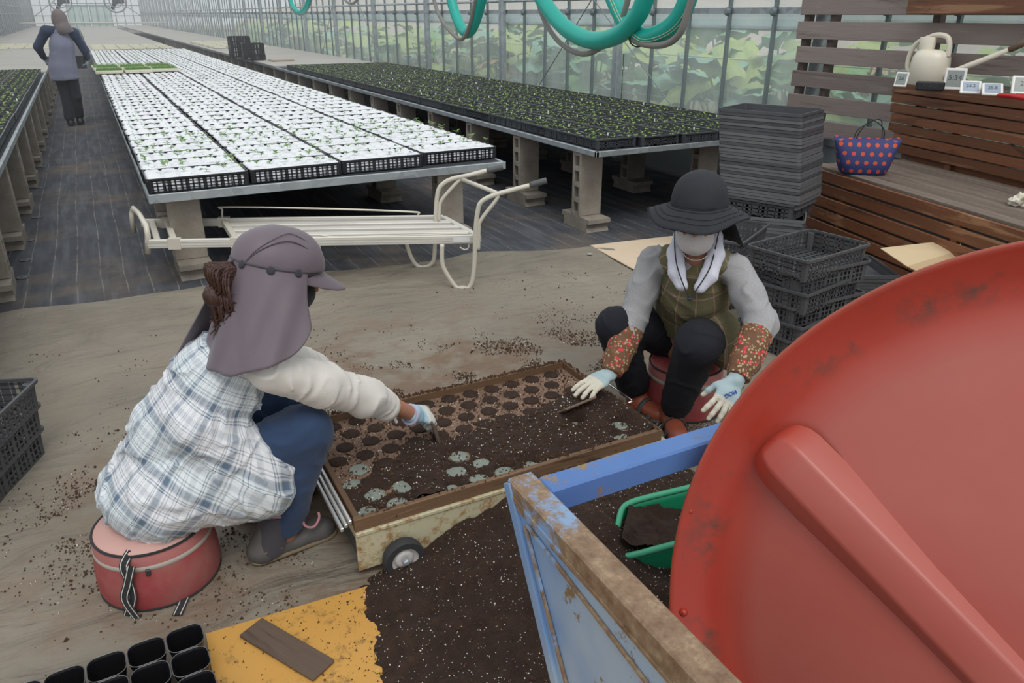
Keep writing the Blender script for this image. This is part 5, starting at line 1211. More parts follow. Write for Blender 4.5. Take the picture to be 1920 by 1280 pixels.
# ================================================================ PEOPLE
import openvdb as vdb
class Field:
    def __init__(s, lo, hi, vox):
        s.lo = np.array(lo, float); s.vox = vox; n = np.ceil((np.array(hi) - s.lo) / vox).astype(int) + 1; s.n = n
        ax = [s.lo[i] + vox * np.arange(n[i], dtype=np.float32) for i in range(3)]
        s.X, s.Y, s.Z = np.meshgrid(*[a.astype(np.float32) for a in ax], indexing='ij'); s.d = np.full(s.X.shape, 1.0, np.float32)
    def cap(s, a, b, ra, rb=None, flat=None):
        rb = ra if rb is None else rb; a = np.array(a, np.float32); b = np.array(b, np.float32); ba = b - a; L = float(ba @ ba) + 1e-9
        px, py, pz = s.X - a[0], s.Y - a[1], s.Z - a[2]
        t = np.clip((px * ba[0] + py * ba[1] + pz * ba[2]) / L, 0, 1)
        dx, dy, dz = px - t * ba[0], py - t * ba[1], pz - t * ba[2]
        if flat is not None:      # flat = (axis, factor): squash along axis
            ax, k = np.array(flat[0], np.float32), flat[1]; ax = ax / np.linalg.norm(ax); q = dx * ax[0] + dy * ax[1] + dz * ax[2]
            dx, dy, dz = dx + (1 / k - 1) * q * ax[0], dy + (1 / k - 1) * q * ax[1], dz + (1 / k - 1) * q * ax[2]
            return (np.sqrt(dx * dx + dy * dy + dz * dz) - (ra + (rb - ra) * t)) * min(1, k)
        return np.sqrt(dx * dx + dy * dy + dz * dz) - (ra + (rb - ra) * t)
    def ell(s, c, r, R=None):
        q = [s.X - c[0], s.Y - c[1], s.Z - c[2]]
        if R is not None: q = [q[0] * R[i][0] + q[1] * R[i][1] + q[2] * R[i][2] for i in range(3)]
        k0 = np.sqrt(sum((q[i] / r[i]) ** 2 for i in range(3))); k1 = np.sqrt(sum((q[i] / r[i] ** 2) ** 2 for i in range(3))) + 1e-9
        return k0 * (k0 - 1) / k1
    def half(s, p, n):
        n = np.array(n, float); n /= np.linalg.norm(n); return ((s.X - p[0]) * n[0] + (s.Y - p[1]) * n[1] + (s.Z - p[2]) * n[2]).astype(np.float32)
    def u(s, d, k=.02):
        h = np.clip(.5 + .5 * (d - s.d) / k, 0, 1); s.d = (d * (1 - h) + s.d * h - k * h * (1 - h)).astype(np.float32); return s
    def sub(s, d, k=.006):
        d = -d; h = np.clip(.5 - .5 * (d - s.d) / k, 0, 1); s.d = (d * (1 - h) + s.d * h + k * h * (1 - h)).astype(np.float32); return s
    def chain(s, pts, rs, k=.02, flat=None):
        for i in range(len(pts) - 1): s.u(s.cap(pts[i], pts[i + 1], rs[i], rs[i + 1], flat), k)
        return s
    def fold(s, amp, f, seed=0, dirn=None, sharp=1):
        X, Y, Z = s.X, s.Y, s.Z
        a = np.sin(X * f * .9 + seed + 1.6 * np.sin(Z * f * .7 + seed)) + np.sin(Y * f * 1.05 - seed * 2 + 1.5 * np.sin(X * f * .8)); b = np.sin(Z * f * 1.1 + seed * 3 + 1.7 * np.sin(Y * f * .6 + X * f * .5))
        if dirn is not None:
            q = (X * dirn[0] + Y * dirn[1] + Z * dirn[2]); m_ = .5 + .5 * np.sin(a * 1.7 + b * 2.3 + seed); w_ = (1 - np.abs(np.sin(q * f * 1.3 + a * 1.5 + b * .7 + seed))) ** 1.6 - .3; s.d = (s.d - amp * 1.5 * w_ * m_).astype(np.float32)
        else: s.d = (s.d - amp * (a * .5 + b * .5)).astype(np.float32)
        return s
    def ob(s, name, mat, parent=None, base=(0, 0, 0), smooth=2):
        d = s.d.copy(); d[0], d[-1], d[:, 0], d[:, -1], d[:, :, 0], d[:, :, -1] = 1, 1, 1, 1, 1, 1
        g = vdb.FloatGrid(1.0); g.copyFromArray(d.astype(np.float64), tolerance=0.0)
        pts, tris, quads = g.convertToPolygons(isovalue=0.0, adaptivity=0.0)
        pts = np.array(pts) * s.vox + s.lo - (np.array(base) if parent is None else 0)
        me = bpy.data.meshes.new(name); fs = [tuple(int(i) for i in q)[::-1] for q in quads] + [tuple(int(i) for i in q)[::-1] for q in tris]
        me.from_pydata(pts.tolist(), [], fs); me.materials.append(mat); me.shade_smooth(); me.update()
        o = link(name, me, parent, world=parent is not None)
        if parent is None: o.location = base
        m = o.modifiers.new('relax', 'SMOOTH'); m.factor = .5; m.iterations = smooth
        return o
def nrm(v): v = np.array(v, float); return v / np.linalg.norm(v)
def basis(f, up=(0, 0, 1)):
    f = nrm(f); r = nrm(np.cross(f, up)); u_ = np.cross(r, f); return f, r, u_     # forward, right, up
def hand_prims(F_, wrist, f, palm_n, size=1.0, curls=(.3, .3, .35, .4, .3), spread=.10, side=1, thumb_out=.75):
    """wrist, f = finger direction, palm_n = out of the palm; side +1: thumb on the cross(f, n) side"""
    f = nrm(f); n = nrm(np.array(palm_n) - np.dot(palm_n, f) * f); sd_ = np.cross(f, n) * side; w = np.array(wrist, float); S_ = size
    F_.u(F_.cap(w + f * .005, w + f * .055 * S_, .026 * S_, .038 * S_, (n, .48)), .012); F_.u(F_.cap(w + f * .055 * S_ + sd_ * .018 * S_, w + f * .078 * S_ + sd_ * .022 * S_, .021 * S_, .017 * S_, (n, .62)), .012)
    F_.u(F_.cap(w + f * .055 * S_ - sd_ * .018 * S_, w + f * .072 * S_ - sd_ * .024 * S_, .020 * S_, .016 * S_, (n, .62)), .012)
    Ls = [.076, .084, .078, .062]; offs = [.028, .0095, -.0095, -.027]; out = []
    for k in range(4):
        base = w + f * (.082 - .004 * abs(k - 1.3)) * S_ + sd_ * offs[k] * S_; L = Ls[k] * S_; c = curls[k + 1]; d = nrm(f + sd_ * spread * (1.5 - k)); p = base; ang = c * .55
        pts = [p]
        for j, fr in enumerate((.46, .31, .23)):
            a = ang + c * (1.1 * j); dd = d * math.cos(a) + n * math.sin(a); p = p + dd * L * fr; pts.append(p)
        rr = [.0098 * S_, .0092 * S_, .0086 * S_, .0078 * S_]
        for j in range(3): F_.u(F_.cap(pts[j], pts[j + 1], rr[j], rr[j + 1]), .0045)
        out.append(pts)
    b = w + f * .022 * S_ + sd_ * .022 * S_ + n * .004; c = curls[0]; d = nrm(f * .75 + sd_ * thumb_out + n * .35); p1 = b + d * .036 * S_; d2 = nrm(f * .9 + sd_ * (thumb_out - .45) + n * (.3 + c)); p2 = p1 + d2 * .031 * S_; p3 = p2 + nrm(d2 + n * c * .8) * .024 * S_
    F_.u(F_.cap(b, p1, .0165 * S_, .0125 * S_), .014); F_.u(F_.cap(p1, p2, .0118 * S_, .0108 * S_), .005); F_.u(F_.cap(p2, p3, .0108 * S_, .0092 * S_), .004)
    return out
def glove(name, wrist, f, n, mat, parent, base, forearm, cuff=.055, **kw):
    w = np.array(wrist); lo = w - .17; hi = w + .17; F_ = Field(lo, hi, .0028); fa = nrm(np.array(forearm) - w)
    F_.u(F_.cap(w + fa * cuff, w, .031, .027), .01); fing = hand_prims(F_, w, f, n, **kw)
    F_.fold(.0006, 160, 1); return F_.ob(name, mat, parent, base, 1), fing
def head_prims(F_, c, f, u_, neck=None, sc=1.0):
    f = nrm(f); u_ = nrm(np.array(u_) - np.dot(u_, f) * f); r = np.cross(f, u_); c = np.array(c, float); R = np.array([r, f, u_])
    F_.u(F_.ell(c + u_ * .025, (.074 * sc, .092 * sc, .088 * sc), R), .01); F_.u(F_.ell(c - u_ * .045 + f * .025, (.056 * sc, .062 * sc, .066 * sc), R), .03); F_.u(F_.ell(c - u_ * .095 + f * .058, (.026, .022, .018), R), .02)
    for s_ in (-1, 1):
        F_.sub(F_.ell(c + f * .098 + r * s_ * .032 + u_ * .0, (.018, .016, .012), R), .012); F_.u(F_.ell(c + f * .079 + r * s_ * .031 - u_ * .001, (.013, .010, .010), R), .004)
        F_.u(F_.ell(c + f * .088 + r * s_ * .031 + u_ * .020, (.020, .008, .006), R), .008); F_.u(F_.ell(c - f * .004 + r * s_ * .077 - u_ * .008, (.009, .020, .030), R), .006)
    F_.u(F_.cap(c + f * .090 + u_ * .005, c + f * .108 - u_ * .032, .008, .013), .010)
    F_.u(F_.ell(c + f * .086 - u_ * .062, (.022, .010, .007), R), .006); F_.u(F_.ell(c + f * .084 - u_ * .074, (.020, .010, .007), R), .005)
    if neck is not None: F_.u(F_.cap(c - u_ * .06 - f * .015, neck, .052, .056), .02)
SKIN = NT('warm_skin'); v_ = SKIN.co('Object'); SKIN.set(SKIN.mix(SKIN.noise(v_, 14, 4), (.36, .16, .095), (.46, .225, .14)), .5, Subsurface_Weight=.08); SKIN = SKIN.m
NAVY = fabric('navy_work_trousers', (.020, .045, .105), .2); NBLK = plain('blue_black_trousers', (.008, .009, .015), .9, var=.3, bump=.3, bscale=60)
WHITS = fabric('cream_white_jersey', (.66, .63, .58), .05, .15, 120); GREYS = NT('grey_marl_jersey'); v_ = GREYS.co('Object'); GREYS.set(GREYS.mix(GREYS.noise(v_, 160, 4, .8), (.25, .25, .255), (.44, .44, .445)), .9); GREYS.bump(GREYS.noise(v_, 40, 5), .25, .006); GREYS = GREYS.m
MAUVE = fabric('mauve_grey_nylon', (.135, .105, .125), .08, .15, 20, .55); MASKB = fabric('black_mask_cloth', (.008, .009, .012)); HATB = plain('charcoal_sun_hat', (.020, .022, .028), .85, var=.2, bump=.25, bscale=40, bd=.006); MASKW = fabric('white_mask_cloth', (.60, .57, .55), .04, .1, 30)
HAIR = NT('dark_brown_hair'); v_ = HAIR.co('Object', (60, 60, 8)); HAIR.set(HAIR.mix(HAIR.noise(v_, 1, 4), (.020, .008, .006), (.085, .035, .022)), .4); HAIR.bump(HAIR.noise(v_, 2, 4), .8, .01); HAIR = HAIR.m
def plaid():
    t = NT('blue_white_plaid'); v = t.tc.outputs['UV']; x, y, _ = t.sep(v)
    st = [(0, .0), (.06, .75), (.085, .05), (.11, .75), (.135, 0), (.17, .35), (.20, .8), (.34, .55), (.37, 0), (.42, .55), (.45, 0), (.49, .55), (.52, .0), (.64, .65), (.66, 0), (.70, .65), (.72, 0), (.80, .30), (.93, 0)]
    def band(c, n, ph): return t.ramp(t.math('FRACT', t.math('ADD', t.math('MULTIPLY', c, n), ph)), st, 'CONSTANT')
    a = band(x, 9.5, .1); b = band(y, 8.5, .3); f = t.math('MULTIPLY', t.math('ADD', a, b), .5)
    f = t.math('MINIMUM', t.math('ADD', t.math('MULTIPLY', a, .62), t.math('MULTIPLY', b, .62)), 1.0); col = t.mix(f, (.74, .75, .77), (.12, .17, .24)); big = col
    tint = t.ramp(t.math('FRACT', t.math('MULTIPLY', y, 4.25)), [(0, (1, 1, 1)), (.5, (.95, 1.0, 1.0))], 'CONSTANT'); col = t.mix(1, big, tint, 'MULTIPLY')
    t.set(col, .9); t.bump(t.math('ADD', t.noise(t.co('Object'), 26, 5), t.noise(t.co('Object'), 400, 2)), .3, .008); return t.m
def check():
    t = NT('olive_check'); v = t.tc.outputs['UV']; x, y, _ = t.sep(v)
    def ln(c, n, ph):
        f = t.math('FRACT', t.math('ADD', t.math('MULTIPLY', c, n), ph)); return t.ramp(f, [(0, 0), (.46, 1), (.485, 0), (.51, .6), (.535, 0)], 'CONSTANT')
    a = ln(x, 12.5, .1); b = ln(y, 12.5, .2); wv = t.noise(t.co('Object'), 90, 3)
    col = t.mix(wv, (.115, .105, .050), (.175, .160, .085)); col = t.mix(t.math('MULTIPLY', t.math('MAXIMUM', a, b), .8), col, (.52, .30, .26))
    t.set(col, .9); t.bump(t.noise(t.co('Object'), 24, 5), .3, .01); return t.m
PLAID, CHECK = plaid(), check()
def floral():
    t = NT('brown_floral_cotton'); v = t.co('Object'); n = t.noise(v, 30, 3)
    d1 = t.vor(v, 52); d2 = t.vor(t.co('Object', loc=(3, 1, 2)), 85); d3 = t.vor(t.co('Object', loc=(1, 5, 2)), 44); cl = t.noise(v, 26, 1)
    col = t.mix(n, (.13, .060, .028), (.19, .095, .050))
    m2 = t.math('MULTIPLY', t.ramp(d2, [(.34, 1), (.38, 0)]), t.ramp(cl, [(.40, 0), (.44, 1)])); col = t.mix(t.math('MULTIPLY', m2, .85), col, (.50, .40, .22))
    m1 = t.math('MULTIPLY', t.ramp(d1, [(.34, 1), (.38, 0)]), t.ramp(cl, [(.46, 0), (.49, 1)])); col = t.mix(m1, col, (.62, .045, .06)); m3 = t.ramp(d1, [(.10, 1), (.13, 0)]); col = t.mix(t.math('MULTIPLY', m3, m1), col, (.7, .35, .35))
    t.set(col, .85); t.bump(t.noise(v, 30, 4), .35, .006); return t.m
FLOR = floral()
def glove_mat(name, back, palm, fingertip_axis, dirn, off):
    t = NT(name); v = t.geo.outputs['Position']; dp = t.n('ShaderNodeVectorMath', operation='DOT_PRODUCT'); t.L(v, dp.inputs[0]); dp.inputs[1].default_value = tuple(dirn)
    f = t.ramp(t.math('MULTIPLY', t.math('SUBTRACT', dp.outputs['Value'], off), 18.0), [(0, 0), (.12, 1)]); n = t.noise(t.co('World'), 40, 4)
    f = t.math('MULTIPLY', f, 1.0); col = t.mix(f, back, palm); col = t.mix(t.math('MULTIPLY', t.ramp(n, [(.5, 0), (.7, .5)]), .5), col, (.30, .26, .20))
    t.set(col, .75); t.bump(t.noise(t.co('World'), 260, 2), .2, .002); return t.m
def spine_uv(o, base, hip, axis, fwd, rad=.17):
    me = o.data; uv = me.uv_layers.new(name='UVMap'); n = len(me.vertices); co = np.empty(n * 3); me.vertices.foreach_get('co', co); co = co.reshape(-1, 3) - np.array(hip)
    ax = nrm(axis); f = nrm(np.array(fwd) - np.dot(fwd, ax) * ax); r = np.cross(f, ax); a = np.arctan2(co @ r, -(co @ f)); u_ = a * rad; v = co @ ax
    li = np.empty(len(me.loops), int); me.loops.foreach_get('vertex_index', li); out = np.stack([u_[li], v[li]], 1); uv.data.foreach_set('uv', out.ravel())
def boot(name, heel, toe, ankle_top, mat, solemat, parent, base, w=.042, high=.0):
    h, t_ = np.array(heel, float), np.array(toe, float); d = nrm(t_ - h); L = np.linalg.norm(t_ - h); m = (h + t_) / 2
    F_ = Field(np.minimum(np.minimum(h, t_), ankle_top) - .07, np.maximum(np.maximum(h, t_), ankle_top) + .07, .004)
    F_.u(F_.cap(h + d * .03 + [0, 0, .035], t_ - d * .045 + [0, 0, .030], .036, w, ((0, 0, 1), .85)), .02); F_.u(F_.cap(h + d * .035 + [0, 0, .04], np.array(ankle_top), .038, .046), .03)
    F_.sub(F_.half((0, 0, base[2] + .010), (0, 0, 1)), .004); F_.fold(.0012, 70, 2)
    o = F_.ob(name, mat, parent, base, 1)
    F_ = Field(np.minimum(h, t_) - .07, np.maximum(h, t_) + .07, .004); F_.u(F_.cap(h + d * .028 + [0, 0, .014], t_ - d * .042 + [0, 0, .014], .038, w + .004, ((0, 0, 1), .35)), .01)
    F_.ob('sole', solemat, o, (0, 0, 0) if False else base, 1) if False else None
    s_ = F_.ob('sole', solemat, parent, base, 1); return o, s_
# ---------------------------------------------------------------- woman in the plaid apron
bA = np.array((-.03, 2.07, 0.006)); hip = np.array((-.045, 2.07, .285)); mid = np.array((.03, 2.05, .43)); chest = np.array((.165, 2.02, .585)); neckA = np.array((.275, 1.99, .725)); headA = np.array((.350, 1.985, .868))
fA = nrm((.94, .08, -.27)); uA = nrm((.27, .04, .94)); fbody = nrm((.97, .10, -.2))
sR, sL = np.array((.285, 1.865, .655)), np.array((.24, 2.15, .66)); eR, wR = np.array((.545, 1.955, .475)), np.array((.725, 2.045, .315)); eL, wL = np.array((.46, 2.22, .46)), np.array((.54, 2.28, .36))
kR, kL = np.array((.36, 1.935, .415)), np.array((.36, 2.17, .42)); aR, aL = np.array((.275, 1.955, .12)), np.array((.27, 2.20, .12))
hRr, hLr = hip + [.02, -.085, -.01], hip + [.02, .085, -.01]
F_ = Field((-.25, 1.72, .0), (.82, 2.42, 1.02), .010)
for a, b, ra, rb in ((hip, mid, .115, .10), (mid, chest, .10, .105), (chest, neckA, .10, .055)): F_.u(F_.cap(a, b, ra, rb), .03)
F_.chain([sR, eR, wR], [.036, .032, .024], .015); F_.chain([sL, eL, wL], [.036, .034, .026], .015)
for h_, k_, a_ in ((hRr, kR, aR), (hLr, kL, aL)): F_.chain([h_, k_, a_, a_ - [0, 0, .05]], [.085, .052, .035, .03], .03)
head_prims(F_, headA, fA, uA, neckA)
pA = F_.ob('person', SKIN, None, tuple(bA), 1)
tag(pA, 'woman in blue-white plaid apron and mauve flap cap crouched on the near stool', 'person')
F_ = Field((-.25, 1.78, .05), (.50, 2.36, .52), .0065)
F_.u(F_.cap(hRr, hLr, .105, .105), .03)
for h_, k_, a_ in ((hRr, kR, aR), (hLr, kL, aL)): F_.chain([h_, k_], [.088, .074], .03); F_.chain([k_ + [0, 0, -.01], a_ + [0, 0, .0]], [.078, .056], .02)
F_.fold(.0028, 24, 3); F_.fold(.0055, 32, 1, (.3, 0, 1)); F_.ob('trousers', NAVY, pA, bA, 1)
# cream shirt
F_ = Field((-.1, 1.74, .30), (.74, 2.42, .85), .006)
F_.u(F_.cap(mid, chest, .105, .108), .03); F_.u(F_.cap(chest, neckA - [.01, 0, .01], .108, .062), .03); F_.u(F_.cap(sR + [0, .03, -.01], sL - [0, .03, .01], .056, .056), .03)
cuffR = eR + (wR - eR) * .38
F_.chain([sR - [0, -.012, .015], sR + (eR - sR) * .5 - [0, 0, .008], eR - [0, 0, .010], cuffR], [.058, .060, .056, .044], .025); F_.u(F_.cap(cuffR - (wR - eR) * .04 - [0, 0, .006], cuffR + (wR - eR) * .03 - [0, 0, .012], .042, .046), .008)
cuffL = eL + (wL - eL) * .6; F_.chain([sL, eL, cuffL], [.066, .054, .045], .02)
F_.fold(.0015, 22, 5); F_.fold(.0065, 36, 2, (.75, .2, -.5)); F_.ob('shirt', WHITS, pA, bA, 1)
def ribbon_pts(name, pts, r, mat, parent, base, n=8, flat=1.0): return MB().tube(smoothpath(pts, 6), r, n, flat=flat).ob(name, mat, parent, smooth=True)
strapend = V(cuffR) + V((.03, .0, -.05)); ribbon_pts('loose_hem_thread', [strapend + V((-.005, 0, .006)), strapend + V((0, 0, -.012)), strapend + V((.006, 0, -.03))], .005, WHITS, pA, bA)
# apron: back, sides and the full skirt gathered over lap
ax_ = nrm(neckA - hip)
F_ = Field((-.27, 1.70, .10), (.46, 2.40, .82), .0058)
F_.u(F_.cap(hip + [-.005, 0, .0], mid, .126, .112), .04); F_.u(F_.cap(mid, chest, .118, .120), .03); F_.u(F_.cap(chest, neckA - [.03, 0, .03], .120, .082), .03)
F_.u(F_.cap(hip + [.0, -.03, -.02], hip + [.0, .03, -.02], .136, .136, ((0, 0, 1), .74)), .04)
F_.u(F_.cap(hip + [.02, -.055, -.005], (.215, 1.93, .285), .120, .105), .04); F_.u(F_.cap(hip + [.02, .08, .0], (.19, 2.15, .30), .12, .10), .04)
F_.u(F_.cap((.09, 1.945, .49), (.205, 1.93, .35), .088, .088), .04); F_.u(F_.cap(hRr + [0, -.005, .01], (.12, 1.95, .34), .112, .10), .03)
F_.sub(F_.cap(sR + [.045, -.02, .03], sR + [.045, -.05, -.13], .072, .060), .012); F_.sub(F_.cap(sL + [.02, .03, .02], sL + [.02, .06, -.10], .07, .06), .012)
F_.sub(F_.half((.33, 1.9, .42), (-1, 0, .12)), .01)
F_.sub(F_.half((0, 0, .185), (0, 0, 1)), .01)
F_.fold(.0035, 15, 4); F_.fold(.0080, 24, 2, (.35, .25, -.85)); F_.fold(.0070, 30, 6, (.8, .1, .5), 1)
ap = F_.ob('apron', PLAID, pA, bA, 1); spine_uv(ap, bA, hip, ax_, fbody, .19)
# cap: crown, panels, visor
Rh = np.array([np.cross(fA, uA), fA, uA]); rA = Rh[0]
F_ = Field(headA - .17, headA + .19, .0042)
F_.u(F_.ell(headA + uA * .040 - fA * .010, (.092, .113, .086), Rh), .01); F_.u(F_.cap(headA + uA * .02 - fA * .03, headA + uA * .03 + fA * .03, .090, .088), .02)
F_.sub(F_.half(headA + uA * .018, uA - fA * .10), .004); F_.fold(.0012, 50, 3, None)
F_.ob('cap_crown', MAUVE, pA, bA, 1)
hw = lambda a: headA + uA * (.022) - fA * .008 + fA * math.cos(a) * .114 + rA * math.sin(a) * .094
vs = []; fs = []; NV, NW = 18, 8
for th_ in (0, 1):
    for j in range(NW + 1):
        for i in range(NV + 1):
            a = (i / NV - .5) * 2.3; k = j / NW; e_ = 1 - (abs(i / NV - .5) * 2) ** 2.6; P = hw(a) + fA * (.085 * k * e_) + uA * (-.012 * k - .050 * k * e_ * .6 - .018 * (abs(math.sin(a)) ** 2) * (1) - th_ * .003 + .004); vs.append(P)
m_ = (NV + 1) * (NW + 1)
for j in range(NW):
    for i in range(NV): q = (j * (NV + 1) + i, j * (NV + 1) + i + 1, (j + 1) * (NV + 1) + i + 1, (j + 1) * (NV + 1) + i); fs.append(q); fs.append(tuple(m_ + x for x in q[::-1]))
for i in range(NV): fs.append((NW * (NV + 1) + i, NW * (NV + 1) + i + 1, m_ + NW * (NV + 1) + i + 1, m_ + NW * (NV + 1) + i))
MB().add(vs, fs).ob('visor', MAUVE, pA, smooth=True)
def on_cap(a, e, off=.0): # azimuth from front, elevation
    d = fA * math.cos(a) * math.cos(e) * .116 + rA * math.sin(a) * math.cos(e) * .0955 + uA * math.sin(e) * .09; return V(headA + uA * .040 - fA * .010 + d * (1 + off))
SEAM = fabric('dark_mauve_piping', (.07, .058, .075))
for s_ in (-1, 1):
    MB().tube([on_cap(s_ * (.55 + 2.0 * t), -.12 + .86 * math.sin(math.pi * min(1, t * 1.02)) ** .75, .012) for t in np.linspace(0, 1, 26)], .0016, 5).ob('cap_seam', SEAM, pA, smooth=True)
    MB().tube([on_cap(s_ * (.35 + 2.2 * t), -.10 + 1.12 * math.sin(math.pi * min(1, t * 1.02)) ** .75, .010) for t in np.linspace(0, 1, 26)], .0011, 5).ob('cap_seam', SEAM, pA, smooth=True)
MB().tube([V(hw(a)) + V(uA) * -.0 for a in np.linspace(-1.15, 1.15, 24)], .0025, 6).ob('visor_seam', SEAM, pA, smooth=True)
# neck flap: a cape hanging from the cap rim over neck and shoulders
def flap(u_, v_):
    a = math.radians(62) + math.radians(246) * u_          # round from the right cheek over the nape to the left cheek
    top = headA + uA * .030 - fA * .008 + fA * math.cos(a) * .114 + (-rA) * math.sin(a) * -1 * .098 * 1.0
    top = headA + uA * .030 - fA * .008 + fA * math.cos(a) * .116 + rA * math.sin(a) * .098
    # hem: wide circle over shoulders
    c = neckA + np.array((.030, -.01, -.050)); s_ = math.sin(a); co_ = math.cos(a)
    hem = c + nrm((.98, .05, 0)) * co_ * (.185 if co_ > 0 else .165) + np.array((-.05, -1, 0)) * s_ * .190 + np.array((0, 0, 1)) * (.030 + .03 * co_ - .01 * abs(s_))
    if co_ < -.3: hem = hem + np.array((-.02, 0, -.02)) * (-co_ - .3)
    ad = math.degrees(a)
    if ad > 196: hem = hem + np.array((-.075, .0, .0)) * math.exp(-((ad - 205) / 28) ** 2)
    k = v_; P = top * (1 - k) ** 1.5 + hem * (1 - (1 - k) ** 1.5); P = top + (hem - top) * (k ** 1.35) if False else P
    P = top * (1 - k) + hem * k; bulge = math.sin(math.pi * k) ; P = P + np.array((0, 0, .012)) * bulge + (c + np.array((0, 0, .1)) - P) * .03 * bulge
    fold = .007 * k * math.sin(a * 5 + 2.5 * k + .6) + .0045 * k * math.sin(a * 11 - k * 5) - .010 * (1 - abs(math.sin(a * 2.2 + 1.2 * k + .3))) ** 2 * k ; P = P + nrm(P - (c + np.array((0, 0, .02)))) * fold
    return P
def curve_flap():
    vs = []; NU_, NV_ = 96, 36
    for j in range(NV_ + 1):
        for i in range(NU_ + 1):
            u_, v_ = i / NU_, j / NV_; cut = 1 - .22 * (max(0, .10 - min(u_, 1 - u_)) / .10) ** 2; vs.append(flap(u_, v_ * cut))
    fs = [(j * (NU_ + 1) + i, j * (NU_ + 1) + i + 1, (j + 1) * (NU_ + 1) + i + 1, (j + 1) * (NU_ + 1) + i) for j in range(NV_) for i in range(NU_)]
    # back slit where the two halves part over the ponytail
    s0, s1 = int(NU_ * .52), int(NU_ * .575); fs = [f for f in fs if not (s0 <= (f[0] % (NU_ + 1)) < s1 and f[0] // (NU_ + 1) > 3)]
    return MB().add(vs, fs).ob('neck_flap', MAUVE, pA, smooth=True)
fl_ = curve_flap(); solid(fl_, .003)
MB().tube([V(flap(t, .0)) + V(nrm(flap(t, 0) - headA)) * .002 for t in np.linspace(0, .5, 30)], .0028, 6).ob('flap_seam', SEAM, pA, smooth=True)
for t in (.06, .20, .36):
    p = flap(t, .02); n_ = nrm(p - headA); MB().lathe([(.0105, 0), (.0105, .003), (.006, .004), (.001, .0045)], 14, V(p + n_ * .001), V(n_)).ob('snap_button', fabric('dark_snap', (.03, .03, .04)), pA, smooth=True)
# mask and strap
F_ = Field(headA - .16, headA + .16, .004); F_.u(F_.ell(headA - uA * .045 + fA * .042, (.064, .066, .060), Rh), .01); F_.sub(F_.half(headA + fA * .01, fA), .003); F_.sub(F_.half(headA - uA * .002, -uA) , .003) if False else F_.sub(F_.half(headA - uA * .002, -uA), .003)
F_.ob('face_mask', MASKB, pA, bA, 1)
# ponytail: many tapering strands
tail0 = headA - fA * .112 + uA * .005 + np.array((0, -.022, 0)); mbh = MB(); rr2 = random.Random(4)
px_tail = [(478, 520), (440, 525), (415, 555), (400, 575), (385, 578)]
for k in range(340):
    a = rr2.uniform(0, 6.28); r0 = rr2.uniform(.002, .014); r1 = rr2.uniform(.008, .058); L = rr2.uniform(.7, 1.0)
    offv = V((.35 * math.cos(a * 2), math.cos(a), math.sin(a)))
    e = V(tail0); P1 = e + V((-.030, 0, -.002)) + offv * (r0 + .010); P2 = e + V((-.052, .0, -.035)) + offv * r1; P3 = e + V((-.050, -.0, -.080)) + offv * (r1 * 1.05); P4 = P3 + V((rr2.uniform(-.030, .055), rr2.uniform(-.02, .02), rr2.uniform(-.040, -.004))) * L
    mbh.tube(smoothpath([e + offv * r0, P1, P2, P3, P4], 3), [.0036] * 9 + [.003, .0024, .0016, .0005], 4)
F_ = Field(tail0 - .14, tail0 + .09, .005); F_.u(F_.cap(tail0 + [-.015, 0, 0], tail0 + [-.055, 0, -.06], .018, .036), .02); F_.fold(.005, 60, 2, (.2, .9, .2)); F_.ob('ponytail_core', HAIR, pA, bA, 1)
mbh.ob('ponytail', HAIR, pA, smooth=True)
ribbon_pts('cap_drawcord', [V(headA - fA * .118 + uA * .03 + rA * .02), V(headA - fA * .135 + uA * .01 + rA * .01), V(headA - fA * .125 - uA * .02 + rA * .02)], .004, SEAM, pA, bA)
F_ = Field(headA - .15, headA + .15, .005); F_.u(F_.ell(headA + uA * .02 - fA * .012, (.079, .097, .086), Rh), .01); F_.sub(F_.half(headA + fA * .005 , -fA), .01); F_.ob('hair', HAIR, pA, bA, 1)
# gloves
gdir = nrm((.80, .42, -.42))
GA = glove_mat('cream_and_blue_glove', (.36, .52, .62), (.60, .60, .55), 0, gdir, float(wR @ gdir) + .045)
fa_n = nrm((-.25, .45, -.85))
glR, _ = glove('glove', wR + gdir * .01, gdir, fa_n, GA, pA, bA, eR, cuff=.015, size=.92, curls=(.5, .75, .8, .85, .9), side=1, thumb_out=.5)
cf = MB().tube([V(wR - gdir * .018 + nrm(np.cross(gdir, (0, 0, 1))) * math.cos(t) * .031 + nrm(np.cross(np.cross(gdir, (0, 0, 1)), gdir)) * math.sin(t) * .031) for t in np.linspace(0, 6.283, 24, endpoint=False)], .005, 6, closed=True).ob('glove_cuff', fabric('lilac_cuff', (.42, .42, .55)), pA, smooth=True)
glL, _ = glove('glove', wL, nrm((.5, .1, -.5)), nrm((0, -.6, -.6)), GA, pA, bA, eL, size=.92, curls=(.5, .7, .7, .7, .7), side=-1)
# scraper board held in her right hand, edge on the soil
bc = wR + gdir * .105 + np.array((.0, -.005, -.040)); trowel(tuple(bc), V((.012, .042, .0)) * 1.5, V((.012, -.004, -.050)), 'small wooden scraper board in the gloved hand of the woman in plaid', .008)
